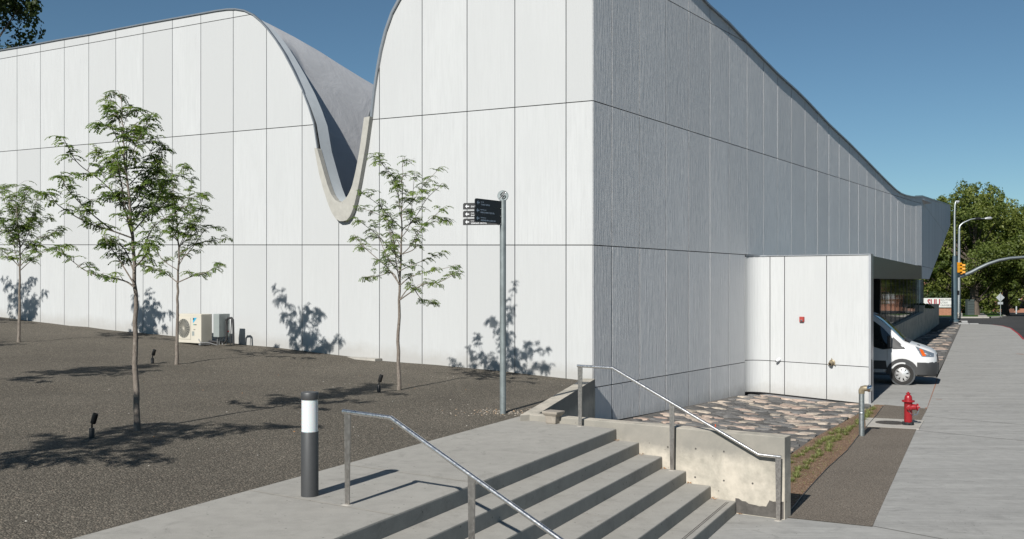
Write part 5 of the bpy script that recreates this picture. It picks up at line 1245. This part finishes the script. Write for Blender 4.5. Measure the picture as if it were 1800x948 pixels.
m = MB(); m.box((XY(1674.3, Y), Y, zat(467.3, Y)), (.19, .2, .2), 'sign_white'); m.tube([(XY(1675, Y), Y, zat(467, Y)), (x, Y, zat(467, Y))], .03, 'pole_teal', 6); m.build('detector', la, bevel=.02)
m = MB(); m.box((x + .29, Y - .1, zat(515, Y)), (.12, .25, .4), 'black_metal'); m.build('push_button', la)
Y = 98.2; x = XY(1685.6, Y); lb_ = thing('signal_pole', 'galvanised signal pole with curved mast arm and street lamp on a concrete foot', 'traffic signal', (x, Y, zfar(Y)))
pole(lb_, [(x, Y, zat(551, Y)), (x, Y, zat(480, Y)), (x + .03, Y, zat(402, Y))], [.20, .16, .11])
pole(lb_, [(x + .03, Y, zat(403, Y)), (XY(1687.5, Y), Y, zat(397, Y)), (XY(1693, Y), Y, zat(392, Y)), (XY(1706, Y), Y, zat(386, Y)), (XY(1716, Y), Y, zat(384.3, Y)), (XY(1733, Y), Y, zat(384.6, Y))], [.11, .10, .085, .07, .06, .05], name='lamp_arm')
m = MB(); m.tube([(XY(1731, Y), Y, zat(384.6, Y)), (XY(1735, Y), Y, zat(384, Y)), (XY(1741, Y), Y, zat(383.6, Y)), (XY(1743.6, Y), Y, zat(384.2, Y))], [.07, .13, .15, .06], 'hubcap', 10); m.build('lamp_head', lb_)
m = MB(); m.tube([(XY(1714, Y), Y, zat(385, Y)), (XY(1723, Y), Y, zat(384.6, Y))], .13, 'black_metal', 8); m.build('bracket', lb_)
m = MB(); m.lathe([(.34, 0), (.34, .44), (.26, .47), (.26, .5)], 'pale_concrete', 16, Matrix.Translation((x, Y, zfar(Y)))); m.build('foot', lb_)
arm = [(1685.6, 487), (1695, 484), (1706, 479.5), (1720, 472), (1736, 464.5), (1755, 458), (1775, 454.2), (1800, 452.3), (1850, 450), (1920, 449)]
pole(lb_, [W(a, b, Y + .04 * i) for i, (a, b) in enumerate(arm)], [.21, .20, .19, .18, .17, .16, .155, .15, .13, .1], n=14, name='mast_arm')
def signal_head(root_label, cx, cyp, Y, name='signal_head', yaw=0):
    c = W(cx, cyp, Y); t = thing('traffic_light', root_label, 'traffic light', tuple(c), 'yellow traffic lights on the pole'); k = .105
    M = Matrix.Translation(c) @ Matrix.Rotation(yaw, 4, 'Z')
    m = MB()
    for i in (-1, 0, 1):
        z = i * .34; P_ = lambda x, y, zz: M @ Vector((x, y, zz + z))
        m.prism([P_(-.16, -.11, -.165), P_(.16, -.11, -.165), P_(.16, .11, -.165), P_(-.16, .11, -.165)], (0, 0, .33), 'signal_yellow')
    m.build('housing', t, bevel=.02)
    for i in (-1, 0, 1):
        z = i * .34; m = MB(); rows = []
        for yy in (.11, .36): rows.append([M @ Vector((.15 * math.cos(a), yy, z + .15 * math.sin(a))) for a in [-.5 + (math.pi + 1) * j / 12 for j in range(13)]])
        m.grid(rows, 'signal_yellow'); m.build('visor', t)
        m = MB(); m.lathe([(.13, .112), (.1, .13), (0, .135)], 'window_dark', 16, M @ Matrix.Translation((0, 0, z)) @ Matrix.Rotation(R(-90), 4, 'X')); m.build('lens', t)
    return t
signal_head('yellow traffic light head turned sideways, nearest the teal pole', 1684.0, 470.5, 97.6, yaw=R(-75)); signal_head('yellow traffic light head hung lower, beside the curved arm', 1689.6, 473.2, 97.9, yaw=R(-110))
signal_head('yellow traffic light outside the picture mirrored in the glazing', 1905, 462, 98.5, yaw=R(180)); signal_head('second yellow traffic light outside the picture mirrored in the glazing', 1880, 464, 98.5, yaw=R(180))
# vehicles far down the road
Y = 175; zr = zat(546.3, Y); tk = thing('delivery_truck', 'dark brown delivery truck cut off by the picture edge on the far road', 'truck', (XY(1800, Y), Y, zr))
a, b = XY(1780, Y), XY(1822, Y); zt_ = zat(528, Y); zb_2 = zr + .35
m = MB(); m.prism([(a + .15, Y, zb_2), (b, Y, zb_2), (b, Y, zt_), (a + .15, Y, zt_)], (0, 5, 0), 'truck_brown'); m.build('body', tk, bevel=.08)
m = MB(); m.prism([(a + .5, Y - .02, zb_2 + .35), (a + 2.4, Y - .02, zb_2 + .35), (a + 2.4, Y - .02, zt_ - .25), (a + .5, Y - .02, zt_ - .25)], (0, .03, 0), 'window_dark'); m.build('window', tk)
m = MB(); m.lathe([(.16, 0), (.1, .02), (0, .02)], 'brass', 12, Matrix.Translation((XY(1796.3, Y), Y - .02, zat(534, Y))) @ Matrix.Rotation(R(90), 4, 'X')); m.build('marker_lamp', tk)
for xw in (a + .8, b - 1.2):
    m = MB(); m.tube([(xw, Y - .05, zr + .4), (xw, Y + .3, zr + .4)], .4, 'rubber', 18); w_ = m.build('wheel', tk); m = MB(); m.tube([(xw, Y - .07, zr + .4), (xw, Y - .04, zr + .4)], .2, 'hubcap', 12); m.build('rim', w_)
def far_car(label, pa, pb, top, bot, Y, mat, red):
    zr = zat(bot, Y); a, b = XY(pa, Y), XY(pb, Y); h = zat(top, Y) - zr; L = b - a
    t = thing('parked_car', label, 'car', ((a + b) / 2, Y, zr)); m = MB()
    prof = [(0, .25), (0, .5), (.02, .62), (.22, .66), (.34, .95), (.42, 1), (.68, 1), (.84, .70), (.98, .64), (1, .5), (1, .25)]
    m.prism([(a + L * u, Y, zr + h * v) for u, v in prof], (0, 1.7, 0), mat); m.build('body', t, bevel=.04)
    m = MB(); m.prism([(a + L * u, Y - .015, zr + h * v) for u, v in ((.28, .68), (.37, .92), (.67, .92), (.79, .70))], (0, .02, 0), 'window_dark'); m.build('side_window', t)
    for f in (.2, .8):
        m = MB(); m.tube([(a + L * f, Y - .03, zr + h * .22), (a + L * f, Y + .2, zr + h * .22)], h * .22, 'rubber', 16); w_ = m.build('wheel', t)
        m = MB(); m.tube([(a + L * f, Y - .05, zr + h * .22), (a + L * f, Y - .02, zr + h * .22)], h * .12, 'hubcap', 12); m.build('rim', w_)
    if red: m = MB(); m.box((b - .08, Y + .1, zr + h * .58), (.2, .3, .2), 'lamp_red'); m.build('tail_light', t)
far_car('dark blue car with red tail light between the diamond sign and brown truck', 1749.5, 1775.5, 536, 546, 178, 'car_blue', True)
# brick buildings
def building(name, label, x0, x1, Y, z0, z1, mat, rows_, band=None, dep=14, rooff='brick'):
    t = thing(name, label, 'building', (x0, Y, z0)); m = MB(); m.prism([(x0, Y, z0), (x1, Y, z0), (x1, Y, z1), (x0, Y, z1)], (0, dep, 0), mat); m.build('wall', t)
    if band: m = MB(); m.prism([(x0 - .1, Y - .12, band[0]), (x1 + .1, Y - .12, band[0]), (x1 + .1, Y - .12, band[1]), (x0 - .1, Y - .12, band[1])], (0, .1, 0), 'sign_plaster'); m.build('band', t)
    m = MB(); m.prism([(x0 - .5, Y - .5, z1), (x1 + .5, Y - .5, z1), (x1 + .5, Y + 1, z1 + .9), (x0 - .5, Y + 1, z1 + .9)], (0, dep, 0), rooff); m.build('roof', t)
    for (za, zb, wd, sp) in rows_:
        xx = x0 + .8
        while xx + wd < x1 - .3:
            m = MB(); m.prism([(xx, Y - .04, za), (xx + wd, Y - .04, za), (xx + wd, Y - .04, zb), (xx, Y - .04, zb)], (0, .03, 0), 'window_dark'); w_ = m.build('window', t)
            m = MB(); m.prism([(xx - .06, Y - .10, za - .1), (xx + wd + .06, Y - .10, za - .1), (xx + wd + .06, Y - .10, za), (xx - .06, Y - .10, za)], (0, .09, 0), 'sign_plaster'); m.build('sill', w_); xx += sp
Y = 215; x0 = XY(1783, Y)
building('brick_building', 'orange brick building with blue grey band and small windows down the road', x0, x0 + 34, Y, zfar(Y), zat(505, Y) + .6, 'brick_tan' if False else 'brick', [(zat(526, Y), zat(522, Y), .4, .95), (zat(517.5, Y), zat(514.5, Y), 2.2, 2.6)], (zat(520.2, Y), zat(519, Y)))
Y = 190; building('brick_building', 'low brick building half hidden in tree shade behind the university sign', XY(1600, Y), XY(1722, Y), Y, zfar(Y), 5.5, 'brick', [(0, 2.2, 1.2, 2.6)])
building('brick_building', 'brick street building outside the picture mirrored in the dark glazing', 78, 108, 112, -1.3, 7.5, 'brick', [(0, 1.8, 1.3, 2.4), (3.4, 5.2, 1.3, 2.4)], (2.5, 2.8))
building('brick_building', 'second brick street building outside the picture mirrored in the dark glazing', 70, 76, 92, -1.3, 5, 'brick_tan', [(0, 1.8, 1.3, 2.4)], (2.5, 2.8))
Y = 160; pq = thing('lamp_post', 'slim pale post rising above the brown truck', 'post', (XY(1786.5, Y), Y, zfar(Y))); pole(pq, [(XY(1786.5, Y), Y, zfar(Y)), (XY(1786.5, Y), Y, zat(506, Y)), (XY(1786.8, Y), Y, zat(503, Y))], [.12, .09, .05], 'sign_back', 8); m = MB(); m.box((XY(1787, Y), Y, zat(502.5, Y)), (.5, .3, .15), 'sign_back'); m.build('lamp_head', pq, bevel=.03)
# ------------------------------------------------------------------ grass tufts on the dirt bed
rn = random.Random(77); m = MB()
EW = [S(x, y) for x, y in EDG]; SBW = [S(x, y) for x, y in STB[::-1]]
def between(t, u):
    a = interp([(i / (len(EW) - 1), p.x) for i, p in enumerate(EW)], t), interp([(i / (len(EW) - 1), p.y) for i, p in enumerate(EW)], t); return a
tufts = []
def row(pxs, n, wd):
    P = [S(x, y) for x, y in pxs]; ln = [0]
    for a, b in zip(P, P[1:]): ln.append(ln[-1] + (b - a).length)
    for i in range(n):
        l = ln[-1] * (i + rn.uniform(-.3, .3) + .5) / n; tufts.append((interp(list(zip(ln, [p.x for p in P])), l) + rn.gauss(0, wd), interp(list(zip(ln, [p.y for p in P])), l) + rn.gauss(0, wd)))
row([(1388, 852), (1398, 838), (1420, 820), (1445, 795), (1474, 770), (1500, 750), (1517, 737), (1536, 718)], 32, .035)
row([(1384, 815), (1398, 806), (1420, 793), (1450, 775), (1480, 755)], 17, .035)
for (x, y) in tufts:
    hgt = rn.uniform(.05, .11); z = zg(y)
    for k in range(80):
        a = rn.uniform(0, 6.28); r0 = abs(rn.gauss(0, .045)); bx, by = x + r0 * math.cos(a), y + r0 * math.sin(a); ln = rn.uniform(.02, .09); h = hgt * rn.uniform(.5, 1.1); tn = rn.uniform(.1, 1)
        tip = Vector((bx + ln * math.cos(a), by + ln * math.sin(a), z + h)); q = Vector((-math.sin(a), math.cos(a), 0)) * .004; b = Vector((bx, by, z)); md = b.lerp(tip, .5) + Vector((0, 0, h * .12))
        m.face([b - q, b + q, md + q * .8, md - q * .8], 'grass_blade', None, tn); m.face([md - q * .8, md + q * .8, tip], 'grass_blade', None, tn)
for i in range(500):                                       # thin sparse weeds
    t = rn.random(); a = between(t, 0); x = a[0] - abs(rn.gauss(.25, .3)) - .05; y = a[1]; z = zg(y)
    h = rn.uniform(.015, .05); q = Vector((.003, 0, 0)); b = Vector((x, y, z + .003)); m.face([b - q, b + q, b + Vector((rn.uniform(-.02, .02), rn.uniform(-.02, .02), h))], 'grass_blade', None, rn.random())
tag(m.build('grass_tufts'), 'two rows of short green grass tufts along the reddish dirt bed', 'grass', kind='stuff')
